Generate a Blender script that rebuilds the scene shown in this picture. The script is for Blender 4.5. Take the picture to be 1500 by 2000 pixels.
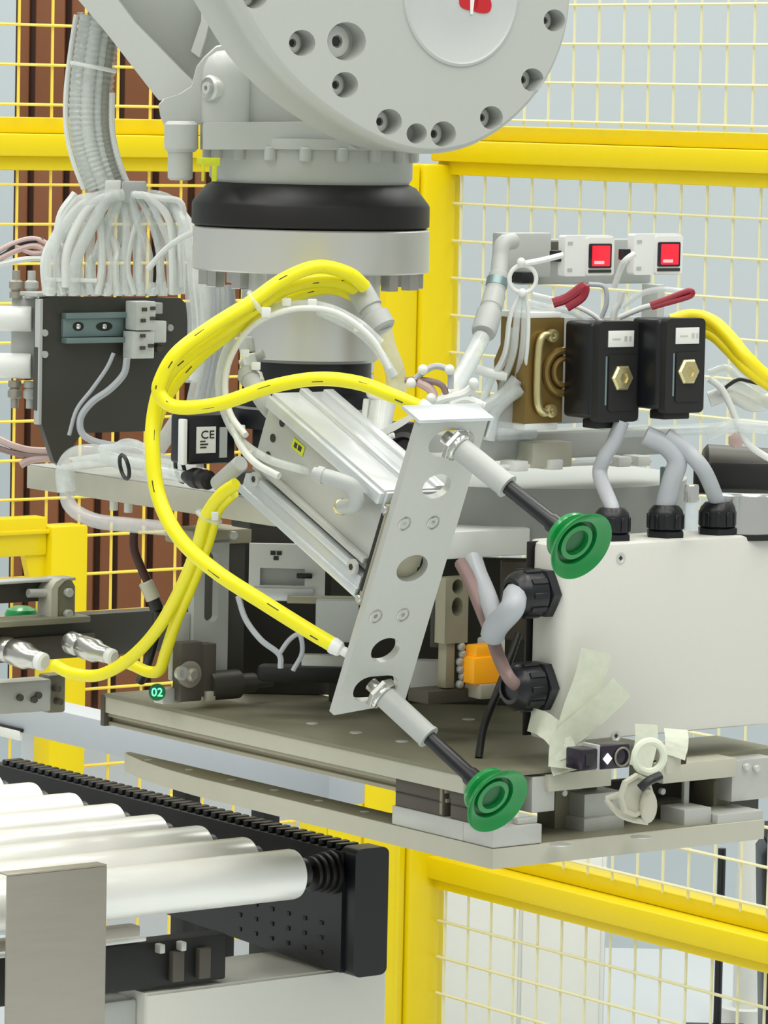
import bpy, bmesh, math, random
from mathutils import Vector, Matrix
from mathutils.geometry import tessellate_polygon

for o in list(bpy.data.objects):
    bpy.data.objects.remove(o, do_unlink=True)
scene = bpy.context.scene
COL = scene.collection
random.seed(7)

# ------------------------------------------------------------------ camera
FPX = 8500.0                    # focal length in pixels of the 1500 x 2000 frame
CAM = Vector((0, 0, 1.55))
PITCH = math.atan(800 / FPX)
ROLL = 0.021
Fw = Vector((0, math.cos(PITCH), -math.sin(PITCH)))
Rt0 = Vector((1, 0, 0))
Up0 = Vector((0, math.sin(PITCH), math.cos(PITCH)))
Rt = Rt0 * math.cos(ROLL) + Up0 * math.sin(ROLL)
Up = Up0 * math.cos(ROLL) - Rt0 * math.sin(ROLL)
cam_data = bpy.data.cameras.new('camera')
cam_data.sensor_fit = 'HORIZONTAL'
cam_data.sensor_width = 36.0
cam_data.lens = FPX / 1500.0 * 36.0
cam_data.clip_start = 0.05
cam_data.clip_end = 100
cam = bpy.data.objects.new('camera', cam_data)
COL.objects.link(cam)
cam.matrix_world = Matrix(((Rt.x, Up.x, -Fw.x, CAM.x), (Rt.y, Up.y, -Fw.y, CAM.y),
                           (Rt.z, Up.z, -Fw.z, CAM.z), (0, 0, 0, 1)))
scene.camera = cam

# ------------------------------------------------------------------ world, lamps, exposure
scene.view_settings.view_transform = 'Standard'
scene.view_settings.look = 'None'
scene.view_settings.gamma = 1.0
scene.view_settings.use_curve_mapping = False
scene.view_settings.exposure = -0.14
world = bpy.data.worlds.new('hall_light')
scene.world = world
world.use_nodes = True
bg = world.node_tree.nodes['Background']
bg.inputs['Color'].default_value = (0.965, 1.0, 0.96, 1)
bg.inputs['Strength'].default_value = 0.54

def area_lamp(name, loc, sx, sy, power, color=(1, 0.99, 0.94)):
    d = bpy.data.lights.new(name, 'AREA')
    d.shape = 'RECTANGLE'; d.size = sx; d.size_y = sy; d.energy = power; d.color = color
    o = bpy.data.objects.new(name, d); COL.objects.link(o); o.location = loc
    return o
# rows of long factory lamps under the hall ceiling
for lx in (-2.4, -0.8, 0.8, 2.4):
    for ly in (0.6, 3.6, 6.6):
        area_lamp('ceiling_lamp', (lx, ly, 4.6), 0.6, 2.4, 43)

# ------------------------------------------------------------------ helpers
def ray(px, py):
    return Fw + Rt * ((px - 750) / FPX) + Up * ((1000 - py) / FPX)
def P(px, py, Y):
    d = ray(px, py)
    return CAM + d * (Y / d.y)
def MM(Y):
    return Y / FPX              # metres per pixel at distance Y
Rv = Vector((0.8, 0.6, 0)); Lv = Vector((-0.6, 0.8, 0)); Zv = Vector((0, 0, 1)); Xv = Vector((1, 0, 0)); Yv = Vector((0, 1, 0))

class Fr:
    """a frame whose axes need not be unit vectors"""
    def __init__(s, o, ax, ay, az):
        s.o, s.ax, s.ay, s.az = o.copy(), ax.copy(), ay.copy(), az.copy()
        s.M = Matrix(((ax.x, ay.x, az.x), (ax.y, ay.y, az.y), (ax.z, ay.z, az.z)))
        s.I = s.M.inverted()
    def pt(s, a, b, c=0.0):
        return s.o + s.ax * a + s.ay * b + s.az * c
    def hit(s, px, py, k, val=0.0):
        d = s.I @ ray(px, py); q = s.I @ (CAM - s.o)
        t = (val - q[k]) / d[k]
        return q + d * t
    def at(s, a, b, c):
        return Fr(s.pt(a, b, c), s.ax, s.ay, s.az)
def TF(px, py, Y):              # machine axes, one unit = one pixel on screen at that distance
    m = MM(Y)
    return Fr(P(px, py, Y), Rv * (m / 0.8), Lv * (m / 0.6), Zv * m)
def FF(px, py, Y):              # facing the camera
    m = MM(Y)
    return Fr(P(px, py, Y), Xv * m, Yv * m, Zv * m)

def smooth_pts(pts, sub=6):
    pts = [Vector(p) for p in pts]
    if len(pts) < 3 or sub <= 1: return pts
    out = []
    n = len(pts)
    for i in range(n - 1):
        p0 = pts[i - 1] if i > 0 else pts[0] * 2 - pts[1]
        p1, p2 = pts[i], pts[i + 1]
        p3 = pts[i + 2] if i + 2 < n else pts[-1] * 2 - pts[-2]
        for k in range(sub):
            t = k / sub
            out.append(0.5 * ((2 * p1) + (p2 - p0) * t + (2 * p0 - 5 * p1 + 4 * p2 - p3) * t * t + (3 * p1 - p0 - 3 * p2 + p3) * t ** 3))
    out.append(pts[-1])
    return out
def spline2(pts, sub=5, closed=True):
    v = [Vector((p[0], p[1], 0)) for p in pts]
    n = len(v); out = []
    for i in range(n):
        p0, p1, p2, p3 = v[i - 1], v[i], v[(i + 1) % n], v[(i + 2) % n]
        for k in range(sub):
            t = k / sub
            q = 0.5 * ((2 * p1) + (p2 - p0) * t + (2 * p0 - 5 * p1 + 4 * p2 - p3) * t * t + (3 * p1 - p0 - 3 * p2 + p3) * t ** 3)
            out.append((q.x, q.y))
    return out
def circ(cx, cy, r, n=20, ry=None):
    ry = r if ry is None else ry
    return [(cx + r * math.cos(2 * math.pi * i / n), cy + ry * math.sin(2 * math.pi * i / n)) for i in range(n)]
def rrect(x0, x1, y0, y1, r, n=4):
    out = []
    for cx, cy, a0 in ((x1 - r, y1 - r, 0), (x0 + r, y1 - r, 90), (x0 + r, y0 + r, 180), (x1 - r, y0 + r, 270)):
        for k in range(n + 1):
            a = math.radians(a0 + 90 * k / n)
            out.append((cx + r * math.cos(a), cy + r * math.sin(a)))
    return out

WORLD0 = {}
class B:
    def __init__(s): s.bm = bmesh.new()
    def box(s, fr, a0, a1, b0, b1, c0, c1, bev=0.0008, seg=2):
        vs = [s.bm.verts.new(fr.pt(a, b, c)) for a in (a0, a1) for b in (b0, b1) for c in (c0, c1)]
        fs = []
        for q in ((0, 1, 3, 2), (4, 6, 7, 5), (0, 4, 5, 1), (2, 3, 7, 6), (0, 2, 6, 4), (1, 5, 7, 3)):
            fs.append(s.bm.faces.new([vs[i] for i in q]))
        if bev > 0:
            es = list({e for f in fs for e in f.edges})
            bmesh.ops.bevel(s.bm, geom=es, offset=bev, segments=seg, profile=0.5, affect='EDGES')
        return s
    def lathe(s, o, axis, prof, seg=28, ref=None):
        z = axis.normalized()
        x = (ref if ref is not None else (Zv if abs(z.z) < 0.9 else Xv)).cross(z).normalized(); y = z.cross(x)
        rings = []
        for r, h in prof:
            if r <= 1e-7: rings.append([s.bm.verts.new(o + z * h)])
            else: rings.append([s.bm.verts.new(o + z * h + (x * math.cos(2 * math.pi * i / seg) + y * math.sin(2 * math.pi * i / seg)) * r) for i in range(seg)])
        for A, C in zip(rings, rings[1:]):
            for i in range(seg):
                j = (i + 1) % seg
                if len(A) == 1 and len(C) == 1: break
                if len(A) == 1: s.bm.faces.new((A[0], C[i], C[j]))
                elif len(C) == 1: s.bm.faces.new((A[i], A[j], C[0]))
                else: s.bm.faces.new((A[i], A[j], C[j], C[i]))
        for k in (0, -1):
            if len(rings[k]) > 2: s.bm.faces.new(rings[k])
        return s
    def cyl(s, p0, p1, r, r1=None, seg=20, ch=0.0):
        p0, p1 = Vector(p0), Vector(p1); h = (p1 - p0).length; r1 = r if r1 is None else r1
        if ch > 0: prof = [(r - ch, 0), (r, ch), (r1, h - ch), (r1 - ch, h)]
        else: prof = [(r, 0), (r1, h)]
        return s.lathe(p0, p1 - p0, prof, seg)
    def tube(s, pts, r, seg=9, sub=6, rs=None):
        pts = smooth_pts(pts, sub); n = len(pts)
        t = [(pts[min(i + 1, n - 1)] - pts[max(i - 1, 0)]).normalized() for i in range(n)]
        nn = t[0].cross(Zv if abs(t[0].z) < 0.9 else Xv).normalized()
        rings = []
        for i in range(n):
            nn = (nn - t[i] * nn.dot(t[i])).normalized(); b = t[i].cross(nn)
            rr = r if rs is None else rs(i / (n - 1))
            rings.append([s.bm.verts.new(pts[i] + (nn * math.cos(2 * math.pi * k / seg) + b * math.sin(2 * math.pi * k / seg)) * rr) for k in range(seg)])
        for A, C in zip(rings, rings[1:]):
            for k in range(seg):
                s.bm.faces.new((A[k], A[(k + 1) % seg], C[(k + 1) % seg], C[k]))
        s.bm.faces.new(rings[0]); s.bm.faces.new(rings[-1])
        return s
    def prism(s, fr, poly, c0, c1, holes=()):
        loops = [[Vector((p[0], p[1], 0)) for p in l] for l in [poly, *holes]]
        flat = [p for l in loops for p in l]
        lo = [s.bm.verts.new(fr.pt(p.x, p.y, c0)) for p in flat]
        hi = [s.bm.verts.new(fr.pt(p.x, p.y, c1)) for p in flat]
        if not holes:
            s.bm.faces.new(lo); s.bm.faces.new(list(reversed(hi)))
        else:
            for tri in tessellate_polygon(loops):
                for S in (lo, hi):
                    try: s.bm.faces.new([S[i] for i in tri])
                    except ValueError: pass
        k = 0
        for l in loops:
            n = len(l)
            for i in range(n):
                a, b = k + i, k + (i + 1) % n
                s.bm.faces.new((lo[a], lo[b], hi[b], hi[a]))
            k += n
        return s
    def loft(s, rings, cap0=True, cap1=True):
        R_ = [[s.bm.verts.new(p) for p in r] for r in rings]
        n = len(R_[0])
        for A, C in zip(R_, R_[1:]):
            for i in range(n): s.bm.faces.new((A[i], A[(i + 1) % n], C[(i + 1) % n], C[i]))
        if cap0: s.bm.faces.new(R_[0])
        if cap1: s.bm.faces.new(R_[-1])
        return s
    def ball(s, c, r, seg=14, sc=(1, 1, 1)):
        bmesh.ops.create_uvsphere(s.bm, u_segments=seg, v_segments=seg // 2 + 2, radius=1,
                                  matrix=Matrix.Translation(c) @ Matrix.Diagonal((r * sc[0], r * sc[1], r * sc[2], 1)))
        return s
    def torus(s, c, axis, R, r, seg=32, sg=8, a0=0, a1=360, ref=None):
        z = axis.normalized(); x = (ref if ref is not None else (Zv if abs(z.z) < 0.9 else Xv)).cross(z).normalized(); y = z.cross(x)
        full = abs(a1 - a0) >= 360
        if full:
            rings = []
            for i in range(seg):
                a = 2 * math.pi * i / seg; u = x * math.cos(a) + y * math.sin(a)
                rings.append([s.bm.verts.new(c + u * (R + r * math.cos(2 * math.pi * k / sg)) + z * r * math.sin(2 * math.pi * k / sg)) for k in range(sg)])
            for i in range(seg):
                A, C = rings[i], rings[(i + 1) % seg]
                for k in range(sg): s.bm.faces.new((A[k], A[(k + 1) % sg], C[(k + 1) % sg], C[k]))
            return s
        pts = [c + (x * math.cos(math.radians(a0 + (a1 - a0) * i / seg)) + y * math.sin(math.radians(a0 + (a1 - a0) * i / seg))) * R for i in range(seg + 1)]
        return s.tube(pts, r, sg, 1)
    def out(s, name, mat, parent=None, label=None, cat=None, group=None, kind=None, angle=38):
        bmesh.ops.recalc_face_normals(s.bm, faces=s.bm.faces)
        if parent is not None: org = WORLD0[parent.name]
        else:
            lo = Vector((1e9,) * 3); hi = -lo
            for v in s.bm.verts:
                for k in range(3): lo[k] = min(lo[k], v.co[k]); hi[k] = max(hi[k], v.co[k])
            org = Vector(((lo.x + hi.x) / 2, (lo.y + hi.y) / 2, lo.z))
        bmesh.ops.translate(s.bm, verts=s.bm.verts, vec=-org)
        me = bpy.data.meshes.new(name)
        s.bm.to_mesh(me); s.bm.free()
        me.polygons.foreach_set('use_smooth', [True] * len(me.polygons))
        me.set_sharp_from_angle(angle=math.radians(angle))
        me.materials.append(MAT[mat])
        o = bpy.data.objects.new(name, me); COL.objects.link(o)
        if parent is not None: o.parent = parent
        else: o.location = org
        WORLD0[o.name] = org
        if label: o['label'] = label
        if cat: o['category'] = cat
        if group: o['group'] = group
        if kind: o['kind'] = kind
        return o
def thing(name, label, cat, loc, group=None, kind=None):
    o = bpy.data.objects.new(name, None); COL.objects.link(o)
    o.location = loc; o.empty_display_size = 0.02
    if kind: o['kind'] = kind
    o['label'] = label; o['category'] = cat
    if group: o['group'] = group
    WORLD0[o.name] = Vector(loc)
    return o
def lettering(name, body, fr, size, mat, parent, depth=0.0003, label=None):
    """flat letters in the a-b plane of a frame; size and frame in the frame's own units"""
    cu = bpy.data.curves.new('text', 'FONT'); cu.body = body; cu.size = size; cu.align_x = 'CENTER'; cu.align_y = 'CENTER'
    to = bpy.data.objects.new('text', cu); COL.objects.link(to)
    me0 = bpy.data.meshes.new_from_object(to.evaluated_get(bpy.context.evaluated_depsgraph_get()))
    bpy.data.objects.remove(to, do_unlink=True)
    b = B()
    b.bm.from_mesh(me0); bpy.data.meshes.remove(me0)
    for v in b.bm.verts: v.co = fr.pt(v.co.x, v.co.y, 0)
    bmesh.ops.solidify(b.bm, geom=b.bm.faces[:], thickness=depth)
    return b.out(name, mat, parent, label)

# ------------------------------------------------------------------ materials
MAT = {}
def lin(h):
    c = [int(h[i:i + 2], 16) / 255 for i in (0, 2, 4)]
    return tuple(x / 12.92 if x <= 0.04045 else ((x + 0.055) / 1.055) ** 2.4 for x in c) + (1,)
def M(name, hexc, rough=0.5, metal=0.0, var=0.06, scale=60.0, bump=0.0, stretch=None, emit=None, trans=0.0, alpha=None, coat=0.0, spec=0.5):
    m = bpy.data.materials.new(name); m.use_nodes = True
    nt = m.node_tree; n = nt.nodes; bs = n['Principled BSDF']
    c = lin(hexc)
    bs.inputs['Roughness'].default_value = rough; bs.inputs['Metallic'].default_value = metal
    bs.inputs['Transmission Weight'].default_value = trans; bs.inputs['Coat Weight'].default_value = coat
    bs.inputs['Specular IOR Level'].default_value = spec
    tc = n.new('ShaderNodeTexCoord'); mp = n.new('ShaderNodeMapping'); nz = n.new('ShaderNodeTexNoise')
    nt.links.new(tc.outputs['Object'], mp.inputs['Vector']); nt.links.new(mp.outputs['Vector'], nz.inputs['Vector'])
    if stretch: mp.inputs['Scale'].default_value = stretch
    nz.inputs['Scale'].default_value = scale; nz.inputs['Detail'].default_value = 4
    mx = n.new('ShaderNodeMix'); mx.data_type = 'RGBA'
    mx.inputs[6].default_value = tuple(x * (1 - var) for x in c[:3]) + (1,)
    mx.inputs[7].default_value = tuple(min(1, x * (1 + var)) for x in c[:3]) + (1,)
    nt.links.new(nz.outputs['Fac'], mx.inputs[0]); nt.links.new(mx.outputs[2], bs.inputs['Base Color'])
    if bump > 0:
        bp = n.new('ShaderNodeBump'); bp.inputs['Strength'].default_value = bump; bp.inputs['Distance'].default_value = 0.0006
        nt.links.new(nz.outputs['Fac'], bp.inputs['Height']); nt.links.new(bp.outputs['Normal'], bs.inputs['Normal'])
    if emit:
        bs.inputs['Emission Color'].default_value = lin(emit[0]); bs.inputs['Emission Strength'].default_value = emit[1]
    if alpha is not None:
        bs.inputs['Alpha'].default_value = alpha
    MAT[name] = m
    return m
M('wall_paint', 'bcc6cb', 0.8, var=0.02, scale=3)
M('floor_epoxy', 'd9dedf', 0.35, var=0.05, scale=4)
M('fence_yellow', 'e8d004', 0.38, var=0.03, scale=20)
M('wire_yellow', 'f7dc5a', 0.35, var=0.03)
M('wire_yellow_overlit', 'e3e0bc', 0.3, var=0.03)  # same yellow wire, overexposure put into a paler colour
M('robot_grey', 'bcbfba', 0.42, var=0.02, scale=400, bump=0.15)
M('robot_grey_shaded', '8d8f8b', 0.5, var=0.02, scale=200)  # unused copy of the robot grey, darkened to paint shade
M('medallion', 'c2c6c3', 0.35, var=0.02, scale=200)
M('red_mark', 'c4202a', 0.4)
M('white_mark', 'f0eeea', 0.4)
M('bolt_grey', 'd0d2cc', 0.35, 0.3, var=0.04)
M('socket_dark', '2a2b29', 0.6)
M('black_rubber', '161314', 0.45, var=0.15, scale=30)
M('black_plastic', '15161a', 0.35, var=0.1)
M('black_matte', '1c1c1b', 0.6, var=0.1)
M('flange_metal', 'dcdcd6', 0.36, 0.7, var=0.05, scale=30, stretch=(1, 1, 0.05))
M('steel', 'c2c2bc', 0.25, 0.9, var=0.05)
M('bright_steel', 'e4e4e0', 0.16, 1.0, var=0.03)
M('roller_blown_white', 'fafaf6', 0.3, 0.22, var=0.03, scale=20)  # polished steel painted near-white for blown-out light
M('brushed_steel', 'a9a498', 0.45, 0.55, var=0.06, scale=20, stretch=(1, 1, 8))
M('anodised', 'c2c3bd', 0.42, 0.35, var=0.03, scale=200)
M('anodised_light', 'd6dadb', 0.3, 0.5, var=0.03, scale=200)
M('anodised_olive', 'a5a08a', 0.5, 0.2, var=0.04, scale=60)
M('alu_dark', '85836f', 0.5, 0.2, var=0.06, scale=40)
M('alu_beige', 'c1bfae', 0.5, 0.15, var=0.04, scale=60)
M('dark_block', '565148', 0.55, 0.2, var=0.07, scale=40)
M('dark_frame', '3a3833', 0.6, 0.1, var=0.1, scale=30)
M('plate_steel_dark', '4d4c46', 0.42, 0.35, var=0.09, scale=12)
M('zinc', '8fa3a4', 0.38, 0.6, var=0.06, scale=30)
M('bronze', '8d7440', 0.4, 0.55, var=0.12, scale=30)
M('brass', 'd9cc98', 0.3, 0.8, var=0.06)
M('white_plastic', 'e6e8e4', 0.35, var=0.02)
M('box_plastic', 'd9d8cf', 0.45, var=0.015, scale=300)
M('grey_plastic', 'b5b8b4', 0.42, var=0.03)
M('light_grey_paint', 'b9bfc6', 0.5, var=0.02)
M('drum_grey', 'a9adaa', 0.5, var=0.03)
M('cable_yellow', 'f4ea12', 0.35, var=0.05, scale=40)
M('cable_yellow_right', 'f2dc16', 0.35, var=0.05, scale=40)
M('cable_white', 'e4e6e2', 0.35, var=0.04)
M('cable_grey', 'b4b8bd', 0.4, var=0.05)
M('cable_pink', 'cfb3ad', 0.4, var=0.08)
M('cable_mauve', '8f7672', 0.4, var=0.12, scale=50)
M('cable_brown', '3a1c14', 0.4)
M('cable_black', '141312', 0.4)
M('sleeve', 'dcdfda', 0.25, var=0.12, scale=120)
M('green_rubber', '0e8a3f', 0.3, var=0.1, scale=40, trans=0.0, coat=0.3)
M('green_shade', '07602c', 0.35, var=0.1, scale=40)  # cup green darkened to paint the shade in its inner channel
M('brown_panel', '774729', 0.5, var=0.12, scale=8)
M('brown_dark', '3b1c10', 0.6, var=0.1, scale=8)
M('orange_plastic_glow', 'fbb51c', 0.4, var=0.06, emit=('ff9a10', 0.25))  # faint emission added, the connector is no lamp
M('label_white', 'e8e8e2', 0.5, var=0.02)
M('label_yellow', 'cfd62a', 0.5, var=0.15, scale=300)
M('ink', '30302e', 0.6)
M('screen_red', 'd8202e', 0.3, emit=('ff2038', 0.75))
M('screen_digits', 'ff9aa0', 0.3, emit=('ffb0b0', 0.8))
M('led_green', '06502a', 0.3, emit=('007038', 0.25))
M('led_digits', 'd0ffe0', 0.3, emit=('70ffb8', 0.9))
M('lens_white', 'ffffff', 0.3, emit=('ffffff', 2.0))
M('lens_dark', '2b2431', 0.2, var=0.1)
M('red_wire', '8e1428', 0.35, var=0.1)
M('tape', 'dfe3cf', 0.5, var=0.05, scale=30)
M('plastic_bag', 'd5dadc', 0.2, var=0.1, scale=60)
def clear_mat(name, hexc, fac, rough=0.12):
    m = M(name, hexc, rough, var=0.1, scale=200)
    nt = m.node_tree; n = nt.nodes
    mix = n.new('ShaderNodeMixShader'); tr = n.new('ShaderNodeBsdfTransparent')
    tr.inputs['Color'].default_value = (0.96, 0.97, 0.97, 1)
    mix.inputs[0].default_value = fac
    nt.links.new(tr.outputs[0], mix.inputs[1]); nt.links.new(n['Principled BSDF'].outputs[0], mix.inputs[2])
    nt.links.new(mix.outputs[0], n['Material Output'].inputs['Surface'])
clear_mat('clear_tube', 'eef2f0', 0.42, 0.06)
clear_mat('clear_hose', 'dfe3e0', 0.28)
clear_mat('clear_film', 'dfe5e8', 0.4)
clear_mat('tape_clear', 'e2e6d2', 0.72, 0.4)

# ------------------------------------------------------------------ setting: floor, wall
b = B(); b.box(Fr(Vector((0, 0, 0)), Xv, Yv, Zv), -7, 7, -2, 9, -0.1, 0, 0)
b.out('floor', 'floor_epoxy', label='pale grey glossy factory floor', kind='structure')
b = B(); b.box(Fr(Vector((0, 0, 0)), Xv, Yv, Zv), -7, 7, 7.95, 8.1, 0, 4.6, 0)
b.out('wall_back', 'wall_paint', label='plain pale blue-grey wall behind the fence', kind='structure')

# ------------------------------------------------------------------ safety fence
YC = 5.9
def zc(py, px=860): return P(px, py, YC).z
corner = P(822, 1000, YC); corner.z = 0
FRt = Fr(corner, -Lv, Rv, Zv)          # along, behind, up: the panel running toward the viewer on the right
FLt = Fr(corner, -Rv, Lv, Zv)          # the panel running left
ZT = 2.05; ZB = 0.12; CELL = 0.05
zu0, zu1, zu2, zu3 = zc(243), zc(273), zc(314), zc(340)      # upper double rail
zl0, zl1, zl2, zl3 = zc(1628), zc(1659), zc(1701), zc(1722)  # lower double rail

def fence(fr, a0, a1, label, wire, rails, mesh_spans, posts, group='yellow fence panels round the robot cell'):
    t = thing('safety_fence', label, 'fence', fr.pt((a0 + a1) / 2, 0, 0), group)
    for (z0, z1, b0, b1, s0, s1) in rails:
        B().box(fr, s0, s1, b0, b1, z0, z1, 0.003).out('rail', 'fence_yellow', t)
    for (s0, s1, b0, b1, z0, z1) in posts:
        B().box(fr, s0, s1, b0, b1, z0, z1, 0.003).out('post', 'fence_yellow', t)
    for (z0, z1, s0, s1, zoff) in mesh_spans:
        w = B(); r = 0.0021
        a = s0 + 0.02
        while a < s1:
            w.cyl(fr.pt(a, 0.004, z0), fr.pt(a, 0.004, z1), r, seg=6); a += CELL
        z = z1 - zoff
        while z > z0:
            w.cyl(fr.pt(s0, 0, z), fr.pt(s1, 0, z), r, seg=6); z -= CELL
        w.out('wire_mesh', wire, t, kind='stuff')
    return t
fence(FRt, 0.02, 1.5, 'yellow framed fence panel with yellow wire mesh coloured overexposed-pale in front of bare pale wall', 'wire_yellow_overlit',
      [(zu1, zu0, 0.012, 0.045, 0.03, 1.5), (zu2, zu1, -0.02, 0.03, 0.03, 1.5), (zu3, zu2 + 0.001, -0.008, 0.03, 0.03, 1.5),
       (zl1, zl0, 0.012, 0.045, 0.03, 1.5), (zl2, zl1, -0.02, 0.03, 0.03, 1.5), (zl3, zl2 + 0.001, -0.008, 0.03, 0.03, 1.5),
       (0.08, 0.13, -0.02, 0.03, 0.03, 1.5), (ZT, ZT + 0.05, -0.02, 0.03, 0.03, 1.5)],
      [(zu0, ZT, 0.03, 1.5, 0.02), (zl0, zu3, 0.05, 1.5, 0.038), (0.13, zl3, 0.05, 1.5, 0.045)],
      [(0.0, 0.047, -0.016, 0.02, 0.0, zu3), (1.47, 1.52, -0.02, 0.03, 0, ZT)])
zg0, zg1 = zc(990), zc(1062)
dl = 0.60                                # distance of the gate post along the left panel
fence(FLt, 0.02, 1.3, 'yellow framed fence panel with yellow wire mesh in front of the brown cabinet', 'wire_yellow',
      [(zu1, zu0, 0.012, 0.045, 0.03, 1.3), (zu2, zu1, -0.02, 0.03, 0.03, 1.3), (zu3, zu2 + 0.001, -0.008, 0.03, 0.03, 1.3),
       (0.08, 0.13, -0.02, 0.03, 0.03, 1.3), (ZT, ZT + 0.05, -0.02, 0.03, 0.03, 1.3)],
      [(zu0, ZT, 0.03, 1.3, 0.012), (0.13, zu3, 0.03, 1.3, 0.018)],
      [(0.0, 0.03, -0.016, 0.02, 0.0, zu3), (1.27, 1.32, -0.02, 0.03, 0, ZT)])
# corner post and the low gate in the left panel
t = thing('fence_post', 'thick square yellow corner post where the two mesh panels meet', 'post', corner)
f = Fr(corner, Xv, Yv, Zv)
B().box(FLt, -0.004, 0.05, -0.058, -0.024, 0.02, zu2 - 0.004, 0.004).out('post_tube', 'fence_yellow', t)
B().box(FLt, 0.052, 0.105, -0.052, -0.024, 0.02, zu2 - 0.004, 0.004).out('post_tube', 'fence_yellow', t)
B().box(FLt, -0.02, 0.12, -0.09, -0.024, 0.0, 0.02, 0.002).out('base_plate', 'fence_yellow', t)
gx = FLt.hit(160, 1050, 1, -0.045)[0]
gx1 = FLt.hit(88, 1300, 1, -0.045)[0]
gt = thing('fence_gate', 'low yellow gate frame with a welded corner gusset on the left mesh panel', 'gate', FLt.pt(gx, -0.04, 0))
B().box(FLt, gx, gx + 0.055, -0.06, -0.022, 0.0, zg0 + 0.004, 0.003).out('post', 'fence_yellow', gt)
zr = lambda py: FLt.hit(60, py, 1, -0.045)[2]
B().box(FLt, gx + 0.055, gx + 0.5, -0.05, -0.022, zr(1085), zr(1010), 0.003).out('rail', 'fence_yellow', gt)
B().box(FLt, gx + 0.055, gx + 0.5, -0.056, -0.05, zr(1042), zr(1034), 0.001).out('rail_lip', 'fence_yellow', gt)
B().prism(Fr(FLt.pt(gx + 0.055, -0.045, zr(1085)), -Rv, Zv, Lv), [(0, 0.001), (0.03, 0.001), (0.022, -0.03), (0, -0.04)], 0, 0.012).out('gusset', 'fence_yellow', gt)

# brown cabinet behind the left panel, standing on a pale plinth
CY = 6.75
cb = P(220, 1405, CY); ct_ = P(220, -160, CY); x0 = P(20, 700, CY).x; x1 = P(640, 700, CY).x
t = thing('storage_cabinet', 'tall brown ribbed cabinet behind the yellow mesh', 'cabinet', Vector(((x0 + x1) / 2, CY, 0)))
f = Fr(Vector((0, CY, 0)), Xv, Yv, Zv)
B().box(f, x0, x1, 0.02, 0.4, cb.z, ct_.z, 0.004).out('carcass', 'brown_dark', t)
B().box(f, x0 + 0.02, x1 - 0.02, 0.03, 0.38, 0.0, cb.z, 0.004).out('plinth', 'light_grey_paint', t, 'pale grey plinth')
pw = 0.046; k = 0; x = x0 + 0.004
while x < x1 - 0.02:
    w = pw if k % 3 else pw * 0.42
    for (za, zb) in ((cb.z + 0.01, zc(1010)), (zc(1005), zc(660)), (zc(655), zc(330)), (zc(325), ct_.z - 0.01)):
        B().box(f, x, x + w, 0.0 if k % 3 else 0.008, 0.03, za, zb, 0.004).out('panel', 'brown_panel', t)
    x += w + 0.009; k += 1
# white machine cabinet beyond the right panel, pale pillar, dark bin
f = FF(1020, 2060, 7.0)
t = thing('machine_cabinet', 'large white machine cabinet standing beyond the fence', 'cabinet', f.pt(0, 150, 0))
B().box(f, -190, 160, 10, 260, -10, 420, 0.006).out('body', 'white_plastic', t)
B().box(f, -180, -12, 2, 14, 0, 400, 0.004).out('door', 'white_plastic', t)
B().box(f, -6, 150, 2, 14, 0, 400, 0.004).out('door', 'white_plastic', t)
f = FF(1455, 1990, 7.3)
t = thing('pillar', 'slim round white pillar standing beyond the fence', 'pillar', Vector((f.o.x, f.o.y, 0)))
B().cyl(Vector((f.o.x, f.o.y, 0)), Vector((f.o.x, f.o.y, P(1455, 1620, 7.3).z)), 26 * MM(7.3)).out('shaft', 'white_plastic', t)
B().cyl(Vector((f.o.x, f.o.y, 0)), Vector((f.o.x, f.o.y, 0.03)), 50 * MM(7.3)).out('foot', 'white_plastic', t)
f = FF(1408, 1740, 7.2)
b = B(); b.cyl(Vector((f.o.x, f.o.y, 0)), f.pt(0, 0, 85), 8 * MM(7.2)); b.box(Fr(Vector((f.o.x, f.o.y, 0)), Xv, Yv, Zv), -0.05, 0.05, -0.05, 0.05, 0, 0.012, 0.002)
b.out('stand_pole', 'black_plastic', label='thin black stand pole next to the white pillar beyond the fence', cat='pole')
f = FF(1595, 1900, 6.9)
t = thing('waste_bin', 'black plastic bin on the floor beyond the fence by the white pillar', 'bin', Vector((f.o.x, f.o.y, 0)))
zt = P(1500, 1640, 6.9).z
B().loft([[Vector((f.o.x + x_ * s_, f.o.y + y_ * s_, z_)) for x_, y_ in rrect(-.1, .06, -.08, .08, .03)] for s_, z_ in ((.85, 0), (1, zt * .96), (.9, zt))]).out('body', 'black_plastic', t)
B().box(Fr(Vector((f.o.x, f.o.y, zt)), Xv, Yv, Zv), -0.09, 0.05, -.07, .07, 0.0, .02, 0.006).out('lid', 'black_matte', t)
# long light grey machine bed behind the gripper
f = TF(330, 1470, 4.55)
t = thing('machine_bed', 'long pale grey machine bed running behind the gripper and the rollers', 'machine', Vector((f.o.x, f.o.y, 0)))
B().box(f, -8, 60, -330, 420, -30, 36, 0.002).out('beam', 'light_grey_paint', t)
for lx in (360, 515):
    h = f.hit(lx, 1500, 0, 30)
    B().box(f, 20, 50, h[1] - 14, h[1] + 14, -720, -29, 0.002).out('leg', 'black_matte', t)
p = B()
h = f.hit(20, 1432, 0, -10)
p.box(f, -14, -8, h[1] - 26, h[1] + 40, h[2] - 10, h[2] + 10, 0.0005); p.out('nameplate', 'label_white', t)
B().box(f, -13, -8, h[1] - 29, h[1] + 40, h[2] + 8, h[2] + 15, 0.0005).out('nameplate_edge', 'black_plastic', t)

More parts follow.
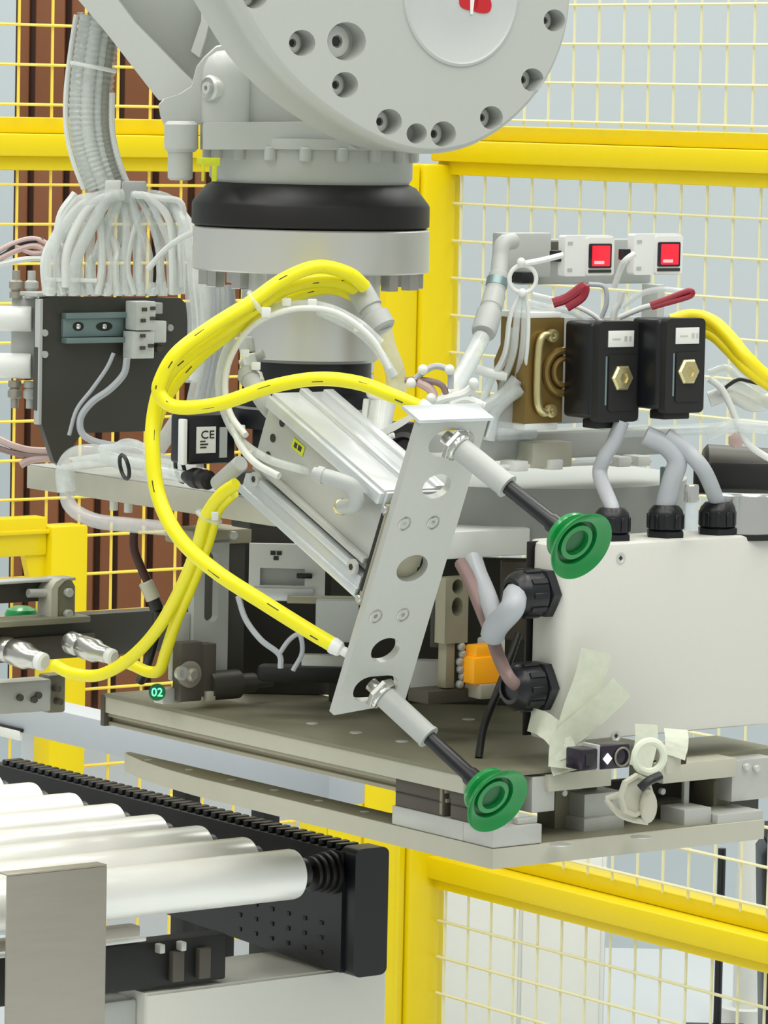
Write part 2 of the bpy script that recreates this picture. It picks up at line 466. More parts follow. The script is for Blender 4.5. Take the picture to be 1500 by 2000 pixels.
f = TF(640, 1640, 5.0)
t = thing('control_cabinet', 'low yellow two-door cabinet on the floor behind the gripper fork', 'cabinet', Vector((f.o.x, f.o.y, 0)))
B().box(f, 0, 150, 4, 60, -900, 122, .003).out('body', 'fence_yellow', t)
for a in (0, 70): B().box(f, a + 2, a + 66, 0, 4, -880, 118, .002).out('door', 'fence_yellow', t)
# ------------------------------------------------------------------ robot wrist
YW = 3.61; m = MM(YW)
WF = Fr(P(835, -25, YW), Rv * (m / 0.8), Zv * m, Lv * m)      # across, up, into the casting
def wc(px, py):
    h = WF.hit(px, py, 2, 0); return (h[0], h[1])
robot = thing('industrial_robot', 'pale grey industrial robot wrist with a big bolted round cover hanging from above', 'robot', P(608, 300, 3.74))
outline = spline2([wc(*p) for p in [(430, -60), (478, 30), (530, 112), (600, 186), (690, 250), (775, 290), (850, 301), (930, 284), (1008, 233), (1070, 160), (1105, 80),
                                     (1118, 0), (1112, -90), (1060, -190), (960, -270), (830, -310), (650, -300), (480, -230), (418, -150)]], 4)
cx, cy = wc(845, -20)
def sc(s): return [(cx + (x - cx) * s, cy + (y - cy) * s) for x, y in outline]
def ring(s, d): return [WF.pt(x, y, d) for x, y in sc(s)]
small = [(590, 84, 25), (674, 166, 25), (760, 238, 25), (866, 262, 25), (960, 230, 23), (1040, 156, 23), (1083, 40, 22), (497, -8, 24)]
holes = [circ(*wc(x, y), r, 20) for x, y, r in small] + [circ(*wc(677, 81), 37, 24), circ(*wc(814, 261), 20, 18)]
hc = [(wc(x, y), r) for x, y, r in small] + [(wc(677, 81), 37)]
B().prism(WF, sc(0.965), 0, 44, holes).out('wrist_cover', 'robot_grey', robot)
B().loft([ring(0.965, 0), ring(0.98, 2), ring(0.992, 7), ring(1.0, 16), ring(1.0, 45), ring(0.99, 50), ring(0.985, 150), ring(0.93, 165)], cap0=False).loft(
    [ring(0.965, 44.0), ring(0.965, 45.0)]).out('wrist_housing', 'robot_grey', robot)
for (c, r) in hc:
    o_ = WF.pt(c[0], c[1], 43.5); mm = m
    hd = B().lathe(o_, -Lv, [(r * .80 * mm, 0), (r * .80 * mm, 11 * mm), (r * .66 * mm, 13 * mm), (r * .34 * mm, 13 * mm), (r * .32 * mm, 6 * mm)], 20).out('bolt', 'bolt_grey', robot)
    B().cyl(WF.pt(c[0], c[1], 38), WF.pt(c[0], c[1], 35), r * .30 * mm, seg=6).out('hex_socket', 'socket_dark', hd)
# round badge
mc = wc(900, -12)
mo = WF.pt(mc[0], mc[1], 0)
B().lathe(mo, -Lv, [(142 * m, -2 * m), (141 * m, 3 * m), (136 * m, 5 * m), (131 * m, 1.5 * m), (60 * m, 1.2 * m), (0, 1.2 * m)], 64).out('badge', 'medallion', robot)
for (a, b_, rad) in ((914, 3, 18), (938, 9, 21)):
    q = wc(a, b_)
    B().prism(WF.at(q[0], q[1], -1.2), spline2([(-rad, 6), (-rad * .9, -9), (-rad * .2, -16), (rad * .7, -15), (rad, -2), (rad * .7, 14), (-rad * .6, 17)], 3), -1.6, 0.2).out('red_letter', 'red_mark', robot, 'red letter fragment of the badge')
q = wc(921, 4)
B().prism(WF.at(q[0], q[1], -2.9), [(-5, 22), (5, 22), (1, -24), (-4, -24)], -.6, 0.2).out('letter_gap', 'white_mark', robot)
# forearm: recessed grey side between a proud lower rim and the wrist
f = FF(300, 100, 3.86)
def fp(fr, pts): 
    out = []
    for x, y in pts:
        h = fr.hit(x, y, 1, 0); out.append((h[0], h[2]))
    return out
def XZ(fr): return Fr(fr.o, fr.ax, fr.az, fr.ay)
fx = XZ(f)
fpp = fp(f, [(150, -120), (520, -120), (470, 110), (380, 190), (330, 200)])
B().loft([[fx.pt(x, y, 150 - .5 * (y + 100)) for x, y in fpp], [fx.pt(x, y, 330) for x, y in fpp]]).out('forearm', 'robot_grey', robot)
B().prism(fx, fp(f, [(60, -110), (150, -110), (262, 42), (384, 168), (384, 185), (312, 196), (305, 188), (206, 60)]), -30, 262).out('forearm_rim', 'robot_grey', robot)
B().prism(fx, fp(f, [(392, -60), (440, -60), (418, 0), (400, 75), (388, 112), (372, 100), (392, 40)]), 20, 200).out('forearm_web', 'robot_grey', robot)
B().prism(fx, fp(f, [(395, -60), (520, -60), (520, 90), (452, 84), (424, 78), (408, 40)]), 110, 200).out('recess_shade', 'socket_dark', robot)  # near-black filler painting the shade in the hollow
# neck casting
f = FF(500, 200, 3.74); fx = XZ(f)
neck = fp(f, [(312, 204), (322, 193), (352, 184), (376, 168), (386, 130), (400, 112), (424, 90), (470, 80), (560, 80), (720, 250), (720, 292), (393, 292), (393, 243), (322, 243), (315, 225)])
cxn = sum(p[0] for p in neck) / len(neck); cyn = sum(p[1] for p in neck) / len(neck)
def nring(s, d): return [fx.pt(cxn + (x - cxn) * s, cyn + (y - cyn) * s, d) for x, y in neck]
B().loft([nring(.965, -62), nring(.99, -58), nring(1, -48), nring(1, 190)]).out('neck', 'robot_grey', robot)
B().lathe(P(440, 240, 3.712), Zv, [(48 * m, 0), (48 * m, 92 * m), (45 * m, 112 * m), (36 * m, 130 * m), (20 * m, 142 * m), (0, 145 * m)], 36).out('neck_boss', 'robot_grey', robot)
hb = P(398, 172, 3.692)
B().lathe(hb + Vector((0.006, 0.004, 0)), Vector((-0.75, -0.66, 0)), [(26 * m, -.01), (26 * m, 0.002), (22 * m, .004), (22 * m, .001), (12 * m, .001), (12 * m, .006), (5 * m, .006), (5 * m, .002), (0, .002)], 24).out('plug', 'bolt_grey', robot)
B().cyl(P(354, 236, 3.70), P(354, 297, 3.70), 34 * m, seg=24, ch=0.003).out('stop_boss', 'robot_grey', robot)
B().cyl(P(352, 290, 3.70), P(352, 352, 3.70), 25 * m, seg=24, ch=0.002).out('stop_pin', 'robot_grey', robot)
B().prism(XZ(FF(560, 265, 3.66)), fp(FF(560, 265, 3.66), [(396, 240), (600, 238), (700, 292), (396, 292)]), 0, 100).out('ledge', 'robot_grey', robot)
# turning disc with hanging bolts, black seal ring
YA = 3.745; ma = MM(YA)
ax = P(608, 293, YA)
def axp(py): return P(608, py, YA)
B().lathe(axp(296), -Zv, [(196 * ma, -8 * ma), (198 * ma, 0), (198 * ma, 50 * ma), (190 * ma, 62 * ma), (150 * ma, 66 * ma)], 72).out('turning_disc', 'robot_grey', robot)
B().lathe(axp(280), -Zv, [(205 * ma, -10 * ma), (207 * ma, 4 * ma), (207 * ma, 10 * ma)], 72).out('disc_lip', 'robot_grey', robot)
for k in range(18):
    a = math.radians(k * 20 + 8)
    c = axp(286) + Vector((math.cos(a), math.sin(a), 0)) * 200 * ma
    B().cyl(c, c - Zv * 27 * ma, 12.5 * ma, seg=12, ch=0.0008).out('bolt', 'robot_grey', robot)
B().lathe(axp(354), -Zv, [(150 * ma, -2 * ma), (184 * ma, 0), (205 * ma, 10 * ma), (229 * ma, 40 * ma), (232 * ma, 46 * ma), (232 * ma, 84 * ma), (226 * ma, 88 * ma), (150 * ma, 89 * ma)], 72).out('seal_ring', 'black_rubber', robot)
b = B(); fk = FF(408, 322, 3.66)
b.box(fk, -24, 22, -3, 3, -2, 14, .0006); b.box(fk, -14, -8, -3, 3, -32, 0, .0005); b.box(fk, 6, 16, -3, 3, -32, 0, .0005)
b.out('cable_clip', 'label_yellow', label='small yellow-green plastic clip wedged above the black robot ring', cat='clip')
# ------------------------------------------------------------------ tool flange under the robot
fl = thing('tool_flange', 'thick machined steel flange with a hanging cylinder bolted under the black ring', 'flange', axp(800))
B().lathe(axp(447), -Zv, [(150 * ma, -3 * ma), (228 * ma, -3 * ma), (231 * ma, 0), (231 * ma, 78 * ma), (228 * ma, 81 * ma), (140 * ma, 81 * ma)], 80).out('flange_plate', 'flange_metal', fl)
for k in range(16):
    a = math.radians(k * 22.5 + 4)
    c = axp(526) + Vector((math.cos(a), math.sin(a), 0)) * 203 * ma
    B().cyl(c, c - Zv * 34 * ma, 19 * ma, seg=6, ch=0.0006).out('bolt', 'steel', fl)
B().lathe(axp(526), -Zv, [(135 * ma, 0), (135 * ma, 172 * ma), (128 * ma, 178 * ma), (60 * ma, 179 * ma)], 64).out('spacer', 'flange_metal', fl)
B().lathe(axp(703), -Zv, [(118 * ma, 0), (118 * ma, 60 * ma), (155 * ma, 66 * ma), (155 * ma, 130 * ma), (120 * ma, 134 * ma)], 56).out('hub', 'black_plastic', fl)
B().lathe(axp(790), -Zv, [(157 * ma, 0), (157 * ma, 5 * ma)], 56).out('hub_band', 'steel', fl)
B().box(TF(520, 835, 3.69), 0, 300, 0, 30, -60, 0, 0.002).out('hub_plate', 'black_matte', fl)
B().box(TF(490, 905, 3.74), 0, 360, 0, 40, -130, -20, 0.002).out('hub_frame', 'dark_frame', fl)

# ------------------------------------------------------------------ gripper base: T frame at the front bottom corner
G = TF(962, 1698, 3.45)
mg = MM(3.45)
def gL(px, py, r=0): h = G.hit(px, py, 0, r); return (h[1], h[2])
def gR(px, py, l=0): h = G.hit(px, py, 1, l); return (h[0], h[2])
def gZ(px, py, z=0): h = G.hit(px, py, 2, z); return (h[0], h[1])
LTIP = gL(242, 1512, 55)[0]
lower = thing('fork_plate', 'thick beige aluminium lower gripper plate with one long pointed finger', 'plate', G.pt(200, 300, 0))
ztop = 40
pl = Fr(G.o, G.ax, G.ay, G.az)
l1 = gL(705, 1630)[0]
REND = gR(1492, 1640)[0]
B().prism(pl, [(0, 0), (REND, 0), (REND, 130), (160, 130), (150, l1), (70, l1 + 10), (66, LTIP - 120), (64, LTIP - 4), (56, LTIP), (44, LTIP - 14), (22, LTIP - 80), (8, LTIP - 150), (0, LTIP - 230)], 0, ztop).out('plate', 'alu_beige', lower)
B().prism(pl, [(3, 6), (REND - 4, 6), (REND - 4, 126), (157, 126), (146, l1 - 5), (66, l1 + 6), (63, LTIP - 120), (61, LTIP - 8), (55, LTIP - 6), (46, LTIP - 18), (25, LTIP - 82), (11, LTIP - 152), (3, LTIP - 232)], ztop, ztop + 1.2).out('top_face', 'alu_dark', lower)
for k in range(6):
    l = l1 + 30 + (LTIP - l1 - 110) * k / 5
    B().lathe(G.pt(36, l, ztop + 1), Zv, [(10 * mg, 0), (10 * mg, 1 * mg), (7 * mg, 1.2 * mg), (0, 1.2 * mg)], 14).out('screw', 'alu_beige', lower)
for (x, y) in ((1095, 1650), (1252, 1635)):
    r_, l_ = gZ(x, y, ztop + 1)
    B().lathe(G.pt(r_, l_, ztop + 1), Zv, [(22 * mg, 0), (21 * mg, 1.5 * mg), (0, 1.6 * mg)], 22).out('dowel', 'anodised', lower)
# light corner block with the dark sliders on it
cb_ = thing('corner_block', 'light corner block carrying two dark grey slider blocks at the front tip', 'block', G.pt(50, 100, ztop))
lB = gL(763, 1610)[0]; rB = gR(1060, 1650)[0]
B().box(G, 2, rB, 2, lB * .30, ztop + 1.2, 80, 0.0008).out('body', 'anodised', cb_)
B().box(G, 2, 60, lB * .30, lB, ztop + 1.2, 80, 0.0008).out('wing', 'anodised', cb_)
for (xa, xb) in ((768, 862), (876, 922)):
    la, lb = gL(xb, 1570)[0], gL(xa, 1550)[0]
    o_ = B().box(G, 4, 50, la, lb, 80, 140, 0.001).out('slider', 'dark_block', cb_)
    B().box(G, 2.5, 4.2, la + 2, lb - 2, 108, 110, 0).out('groove', 'socket_dark', o_)
    B().box(G, 2.6, 4.2, la + 1, la + 6, 84, 136, 0).out('edge_strip', 'alu_dark', o_)
B().box(G, 60, 100, 10, 22, 80, 92, 0.001).out('stop', 'anodised', cb_)
# upper extrusion rail and dark top plate
zr0 = gL(760, 1545)[1]; zr1 = gL(760, 1518)[1]; zr2 = gL(760, 1480)[1]
LEND = gL(205, 1400)[0]; LFR = gL(1052, 1545)[0] + 40
up = thing('upper_rail', 'long olive aluminium extrusion rail with grooves under a dark grey top plate', 'rail', G.pt(60, 500, zr0))
lf = 60
B().box(G, 0, 40, lf, LEND, zr1, zr2 - 3, 0.0008).out('rail_face', 'alu_beige', up)
for i, (a, z0, z1) in enumerate(((8, zr0, zr0 + 8), (16, zr0 + 8, zr1 - 8), (6, zr1 - 9, zr1))):
    B().box(G, a, 44, lf + 40, LEND, z0, z1, 0.0004).out('rail_groove', 'anodised_olive', up)
B().box(G, -2, 46, LEND, LEND + 9, zr0 - 2, zr2, 0.0005).out('end_cap', 'dark_block', up)
B().prism(G, [(-1, 30), (300, 30), (470, 60), (470, 250), (590, 420), (590, LEND - 300), (330, LEND - 220), (330, LEND), (-1, LEND)], zr2 - 4, zr2 + 4).out('top_plate', 'alu_dark', up)
for k, (x, y) in enumerate(((610, 1413), (695, 1431), (785, 1448), (915, 1405))):
    r_, l_ = gZ(x, y, zr2 + 4)
    B().lathe(G.pt(r_, l_, zr2 + 4), Zv, [(14 * mg, 0), (13 * mg, 1.4 * mg), (0, 1.5 * mg)], 16).out('screw', 'anodised', up)
B().box(G, 52, 300, 80, LEND - 330, zr0 + 4, zr2 - 5, 0.001).out('inner_beam', 'dark_frame', up)
# right hand part of the base: spacers, cross bars, dark carriage
rr = lambda x, y, l=0: gR(x, y, l)
def rbox(name, mat, x0, x1, y0, y1, l0, l1, par, bev=0.0008):
    """box whose near face shows between two pixel columns and rows on the plane l0"""
    a0, zt_ = gR(x0, y0, l0); a1, zb_ = gR(x1, y1, l0); zb2 = gR(x0, y1, l0)[1]
    return B().box(G, a0, a1, l0, l1, (zb_ + zb2) / 2, zt_, bev).out(name, mat, par)
cs = thing('gripper_carriage', 'dark machined carriage with light spacer blocks between the two gripper plates', 'carriage', G.pt(300, 60, ztop))
rbox('spacer', 'anodised', 1337, 1388, 1582, 1641, 14, 60, cs)
rbox('spacer', 'anodised', 1402, 1490, 1592, 1640, 4, 60, cs)
rbox('foot_block', 'anodised', 1141, 1219, 1600, 1624, 40, 90, cs)
rbox('clamp_body', 'anodised', 1142, 1215, 1552, 1598, 46, 90, cs)
rbox('rear_wall', 'dark_frame', 1070, 1480, 1540, 1640, 110, 128, cs)
rbox('shaft_block', 'dark_block', 1230, 1335, 1570, 1640, 70, 110, cs, 0.004)
rbox('column', 'alu_dark', 1085, 1135, 1545, 1630, 75, 110, cs)
rbox('column', 'alu_dark', 1395, 1425, 1525, 1590, 60, 100, cs)
rbox('pin', 'anodised', 1337, 1346, 1525, 1575, 50, 56, cs)
rbox('cross_bar', 'alu_beige', 1072, 1194, 1514, 1541, 24, 90, cs)
rbox('cross_bar', 'alu_beige', 1296, 1438, 1494, 1524, 24, 90, cs)
rbox('end_block', 'anodised', 1431, 1510, 1486, 1562, 30, 100, cs)
rbox('side_block', 'anodised', 1040, 1083, 1518, 1586, 30, 80, cs)
rbox('deck', 'alu_dark', 1330, 1520, 1478, 1486, 60, 180, cs)
for (x, y) in ((1098, 1548), (1110, 1634), (1130, 1634), (1325, 1632), (1290, 1545), (1455, 1497), (1475, 1500)):
    p_ = G.pt(*gR(x, y, 60)[:1], 60, gR(x, y, 60)[1])
    if y in (1497, 1500): p_ = G.pt(gR(x, y, 29)[0], 29, gR(x, y, 29)[1])
    B().cyl(p_, p_ - Lv * 10 * mg, 7 * mg, seg=12, ch=.0004).out('screw', 'bolt_grey', cs)
# ------------------------------------------------------------------ suction arm frame
th = math.radians(23.3)
Dv = Vector((0.6 * math.cos(th), -0.8 * math.cos(th), -math.sin(th)))     # the way the cups point
Wv = Vector((0.6 * math.sin(th), -0.8 * math.sin(th), math.cos(th)))      # up along the arm plate
YS = 3.41; ms = MM(YS)
S = Fr(P(805, 1108, YS), Rv * (ms / 0.8), Wv * ms, Dv * ms)              # across, up, out of the plate face
def sp(px, py, d=0): h = S.hit(px, py, 2, d); return (h[0], h[1])
arm = thing('drilled_bracket', 'long drilled aluminium arm plate with a folded top lip carrying both suction stems', 'bracket', S.pt(0, -320, 0))
outl = [sp(822, 822), sp(955, 815), sp(790, 1372), sp(652, 1397)]
hb_ = [(853, 950, 27), (805, 1110, 30), (753, 1270, 28)]
hl = [circ(*sp(x, y), r, 22) for x, y, r in hb_]
def slot(px, py, w, h):
    c = sp(px, py); return [(c[0] + x, c[1] + y) for x, y in rrect(-w, w, -h, h, h * .98, 6)]
hl += [slot(882, 866, 44, 29), slot(734, 1345, 44, 29)]
B().prism(S, outl, -17, 0, hl).out('plate', 'anodised', arm)
# folded lip on top
tl, tr_ = sp(818, 824), sp(958, 815)
B().box(S, tl[0] - 2, tr_[0] + 6, tl[1] - 2, tl[1] + 6, -60, 4, 0.001).out('lip', 'anodised_light', arm)
B().box(S, tr_[0], tr_[0] + 6, tl[1] - 40, tl[1] + 4, -16, 3, 0.001).out('lip_tab', 'anodised_light', arm)
for (x, y) in ((790, 1023), (846, 1021), (734, 1204), (787, 1201)):
    c = sp(x, y)
    B().lathe(S.pt(c[0], c[1], -1), Dv, [(15 * ms, 0), (15 * ms, 2 * ms), (13 * ms, 3 * ms), (12 * ms, -3 * ms), (6 * ms, -3 * ms), (5 * ms, 1 * ms), (0, 1 * ms)], 18).out('screw', 'steel', arm)
def suction(px, py, tip, lens, name_label):
    c = sp(px, py); o_ = S.pt(c[0], c[1], 0)
    t = thing('suction_cup', name_label, 'suction cup', S.pt(c[0], c[1], 250), 'green suction cups on the arm plate')
    d = tip
    k = ms
    B().lathe(o_ - d * 20 * k, d, [(14 * k, 0), (14 * k, 60 * k)], 20).out('spigot', 'steel', t)
    B().lathe(o_ + d * 1 * k, d, [(18 * k, 0), (33 * k, 0), (35 * k, 2 * k), (35 * k, 9 * k), (33 * k, 11 * k), (16 * k, 11 * k)], 6).out('nut', 'steel', t)
    B().lathe(o_ + d * 12 * k, d, [(16 * k, 0), (30 * k, 0), (31 * k, 2 * k), (31 * k, 8 * k), (28 * k, 10 * k), (16 * k, 10 * k)], 24).out('washer', 'bright_steel', t)
    L1, L2, L3 = lens
    B().lathe(o_ + d * 20 * k, d, [(20 * k, 0), (23.5 * k, 3 * k), (23.5 * k, L1 * k - 6 * k), (25 * k, L1 * k - 5 * k), (25 * k, L1 * k), (12 * k, (L1 + 1) * k)], 28).out('sleeve', 'grey_plastic', t)
    z = 20 + L1
    B().lathe(o_ + d * z * k, d, [(15 * k, -4 * k), (15.5 * k, L2 * .72 * k), (19 * k, L2 * .76 * k), (21 * k, L2 * k), (28 * k, (L2 + 8) * k)], 24).out('stem', 'black_plastic', t)
    z += L2
    q = o_ + d * z * k
    d = (Vector((0.44, -0.84, -0.30)) * .65 + tip * .35).normalized()
    B().lathe(q, d, [(24 * k, 0), (46 * k, 2 * k), (50 * k, 8 * k), (50 * k, 16 * k), (42 * k, 22 * k), (42 * k, 26 * k), (55 * k, 32 * k), (68 * k, 46 * k), (72 * k, 52 * k), (70.5 * k, 53 * k),
                     (58 * k, 42 * k), (47 * k, 38 * k), (46 * k, 26 * k), (38 * k, 26 * k), (37 * k, 37 * k), (27 * k, 38 * k), (26 * k, 35 * k), (26 * k, 8 * k), (0, 8 * k)], 44).out('bellows', 'green_rubber', t)
    B().lathe(q + d * 26 * k, d, [(38.2 * k, 0), (45.8 * k, 0), (45.8 * k, 2.5 * k), (38.2 * k, 2.5 * k)], 40).out('groove', 'green_shade', t)
    B().lathe(q + d * 8.2 * k, d, [(25.8 * k, 0), (25.8 * k, 3 * k), (0, 3 * k)], 30).out('bore_shade', 'socket_dark', t)  # dark disc paints the shade deep inside the cup
    return t
def aim(px, py, tx, ty):
    """direction from the slot to the cup, close to the arm's own axis"""
    c = sp(px, py); o_ = S.pt(c[0], c[1], 0)
    h = S.hit(tx, ty, 2, 300); return (S.pt(h[0], h[1], 300) - o_).normalized()
suction(884, 864, aim(884, 864, 1130, 1062), (125, 150, 0), 'upper green suction cup on a black stem in front of the white junction box')
suction(738, 1348, aim(738, 1348, 967, 1560), (125, 150, 0), 'lower green suction cup on a black stem in front of the corner block')
# ------------------------------------------------------------------ guided cylinder behind the arm plate
cyl = thing('guided_cylinder', 'slanted ribbed aluminium pneumatic cylinder behind the drilled arm plate', 'cylinder', S.pt(-60, -150, -200))
DB = -40        # near end of the body, behind the plate
SB = S
def sq(px, py, d): h = S.hit(px, py, 2, d); return h[0], h[1]
e0 = sq(786, 955, DB); e1 = sq(690, 1165, DB)
a_hi, b_hi = e0; a_lo, b_lo = e1
LEN = 430
def sbox(name, mat, a0, a1, b0, b1, d0, d1, bev=0.0008, par=None):
    return B().box(S, a0, a1, b0, b1, d0, d1, bev).out(name, mat, par or cyl)
am = a_hi
top_b = b_hi; bot_b = b_lo
H = top_b - bot_b
A0 = min(a_lo, a_hi) - 4
sbox('body', 'anodised', A0 + 14, A0 + 120, bot_b + H * .24, top_b - H * .10, DB - LEN, DB)
# ribs top and bottom, running along the body
sbox('rail', 'anodised_light', A0 + 4, A0 + 116, top_b - H * .10, top_b, DB - LEN + 15, DB + 2)
sbox('rail_ridge', 'anodised_light', A0 - 4, A0 + 16, top_b - H * .13, top_b - H * .03, DB - LEN + 15, DB + 2)
sbox('rail_ridge', 'anodised_light', A0 + 56, A0 + 72, top_b - 1, top_b + 9, DB - LEN + 15, DB + 2)
sbox('rail_ridge', 'anodised_light', A0 + 104, A0 + 124, top_b - 4, top_b + 5, DB - LEN + 15, DB + 2)
sbox('rail', 'anodised_light', A0 + 4, A0 + 116, bot_b, bot_b + H * .20, DB - LEN, DB + 6)
sbox('rail_ridge', 'anodised_light', A0 - 3, A0 + 12, bot_b + H * .21, bot_b + H * .27, DB - LEN + 60, DB - 30)
sbox('rail_ridge', 'anodised_light', A0 - 2, A0 + 12, bot_b + H * .02, bot_b + H * .09, DB - LEN, DB + 6)
sbox('rail_ridge', 'anodised', A0 + 2, A0 + 14, bot_b + H * .31, bot_b + H * .36, DB - LEN, DB)
sbox('end_plate', 'anodised_light', A0 + 6, A0 + 118, top_b - H * .16, top_b - H * .01, DB + 2, DB + 10)
for (b_, d_) in ((bot_b + H * .24, DB - LEN + 45), (bot_b + H * .24, DB - 18)):
    q = S.pt(A0 - 4, b_, d_)
    o_ = B().lathe(q, -Rv, [(16 * ms, -6 * ms), (15 * ms, 1 * ms), (12 * ms, 2 * ms), (0, 2 * ms)], 16).out('screw', 'anodised', cyl)
    B().cyl(q - Rv * 1.5 * ms, q - Rv * 2.6 * ms, 7 * ms, seg=6).out('hex_socket', 'socket_dark', o_)
for (b_, d_) in ((bot_b + H * .62, DB - LEN + 40), (bot_b + H * .80, DB - LEN + 55), (bot_b + H * .45, DB - LEN + 40)):
    q = S.pt(A0 + 14, b_, d_)
    B().cyl(q + Rv * 3 * ms, q - Rv * 1.2 * ms, 9 * ms, seg=14).out('port', 'socket_dark', cyl)
q = S.pt(A0 + 13.4, bot_b + H * .72, DB - LEN + 125)
sf = Fr(q, Dv * ms, Wv * ms, -Rv * ms)
lab = B().box(sf, -20, 22, -10, 12, 0, 1.2, 0).out('sticker', 'label_yellow', cyl, 'small yellow-green sticker')
B().box(sf, -12, -2, -5, 6, 1.2, 1.6, 0).out('print', 'ink', lab); B().box(sf, 2, 14, -4, 7, 1.2, 1.6, 0).out('print', 'ink', lab)
# slide plates between body and arm plate
sl = thing('slide_plate', 'olive slide plate with a dark groove between cylinder and arm plate', 'plate', S.pt(-60, -60, -28))
c0 = sp(778, 985, -22); c1 = sp(705, 1180, -22)
ao = min(c0[0], c1[0])
sbox('plate', 'anodised_olive', ao - 6, ao + 90, c1[1], c0[1], DB + 12, -17.5, 0.0008, sl)
sbox('groove', 'black_matte', ao - 7, ao + 10, c1[1] + 30, c0[1] - 25, -29, -21, 0, sl)
sbox('backing', 'black_matte', ao + 2, ao + 80, c1[1] + 6, c0[1] - 4, DB - 2, DB + 12, 0, sl)
for z in (c1[1] + 12, c0[1] - 12):
    q = S.pt(ao - 6, z, -24); B().cyl(q + Rv * 2 * ms, q - Rv * 4 * ms, 8 * ms, seg=14, ch=.0003).out('screw', 'bright_steel', sl)
# push-in fittings on the cylinder
def fitting(label, pts, r, mat='white_plastic', group=None):
    t = thing('push_in_fitting', label, 'fitting', Vector(pts[-1]), group)
    B().tube(pts, r, 14, 5).out('body', mat, t)
    a, b_ = Vector(pts[0]), Vector(pts[1]); d = (a - b_).normalized()
    B().lathe(a - d * .002, d, [(r * 1.12, 0), (r * 1.12, r * .9), (r * .8, r * 1.0), (r * .8, r * 1.5), (0, r * 1.5)], 18).out('collar', 'grey_plastic', t)
    c, e = Vector(pts[-1]), Vector(pts[-2]); d = (c - e).normalized()
    B().lathe(c - d * .002, d, [(r * 1.0, 0), (r * 1.15, .001), (r * 1.15, r * .7), (r * .7, r * .8), (r * .7, r * 1.5)], 8).out('thread', 'brass' if mat != 'white_plastic' else 'steel', t)
    return t
q0 = S.pt(*[A0 + 4, bot_b + H * .52], DB - 40)
fitting('pale elbow fitting on the slanted cylinder beside its yellow sticker', [P(628, 928, 3.39), P(662, 938, 3.385), P(690, 952, 3.385), P(695, 985, 3.39), P(668, 990, 3.415)], 15 * ms, 'grey_plastic')
fitting('white fitting at the upper end of the slanted cylinder', [P(487, 738, 3.54), P(500, 760, 3.53), P(520, 790, 3.53), P(540, 812, 3.545)], 19 * ms, 'grey_plastic')

# ------------------------------------------------------------------ junction box
J = TF(1098, 1452, 3.53); mj = MM(3.53)
jb = thing('junction_box', 'big off-white plastic junction box with black cable glands', 'junction box', J.pt(220, 40, 0))
def jrow(inset, z): return [J.pt(a, b_, z) for a, b_ in rrect(-6 + inset, 470 - inset, 0 + inset * .7, 66 - inset * .3, 20 - inset * .5, 6)]
B().loft([jrow(8, 0), jrow(2, 3), jrow(0, 12), jrow(0, 378), jrow(2, 388), jrow(8, 392)]).out('lid', 'box_plastic', jb)
B().box(J, -7, 471, 66, 70, 2, 390, 0.0008).out('gasket', 'black_rubber', jb)
B().box(J, 22, 472, 70, 90, 0, 391, 0.003, 3).out('base', 'box_plastic', jb)
for (x, y) in ((1212, 1090), (1203, 1437)):
    h = J.hit(x, y, 1, 0)
    o_ = B().lathe(J.pt(h[0], 0, h[2]), -Lv, [(12 * mj, -2 * mj), (12 * mj, 1.2 * mj), (8 * mj, 1.4 * mj), (7 * mj, 0.4 * mj), (0, .4 * mj)], 18).out('lid_screw', 'bolt_grey', jb)
    q = J.pt(h[0], 0, h[2])
    B().cyl(q, q - Lv * 1.2 * mj, 5 * mj, seg=4).out('cross_slot', 'socket_dark', o_)
def gland(o_, d, k, par, sz=1.0):
    k *= sz
    g = B().lathe(o_, d, [(44 * k, -2 * k), (44 * k, 14 * k), (40 * k, 16 * k), (36 * k, 18 * k)], 6).out('cable_gland', 'black_plastic', par)
    B().lathe(o_ + d * 16 * k, d, [(34 * k, 0), (39 * k, 3 * k), (39 * k, 34 * k), (36 * k, 44 * k), (27 * k, 54 * k), (20 * k, 55 * k), (20 * k, 50 * k), (0, 50 * k)], 20).out('gland_nut', 'black_plastic', g)
    rb = B()
    z = d.normalized(); x = (Zv if abs(z.z) < .9 else Xv).cross(z).normalized(); y = z.cross(x)
    for i in range(10):
        a = 2 * math.pi * i / 10; u = x * math.cos(a) + y * math.sin(a); v = z.cross(u)
        rb.box(Fr(o_ + d * 18 * k + u * 38 * k, u * k, v * k, d * k), -2, 3.4, -5, 5, 2, 33, 0.0004, 1)
    rb.out('grip_rib', 'black_plastic', g)
    return g
GT = []
for x in (1195, 1300, 1400):
    h = J.hit(x, 1010, 1, 32); o_ = J.pt(h[0], 32, 391); GT.append(o_)
    gland(o_, Zv, mj, jb, 0.93)
for (x, y) in ((1068, 1160), (1062, 1342)):
    h = J.hit(x + 16, y, 0, -6); o_ = J.pt(-7, 34, h[2]); GT.append(o_)
    gland(o_, -Rv, mj, jb, 1.2)
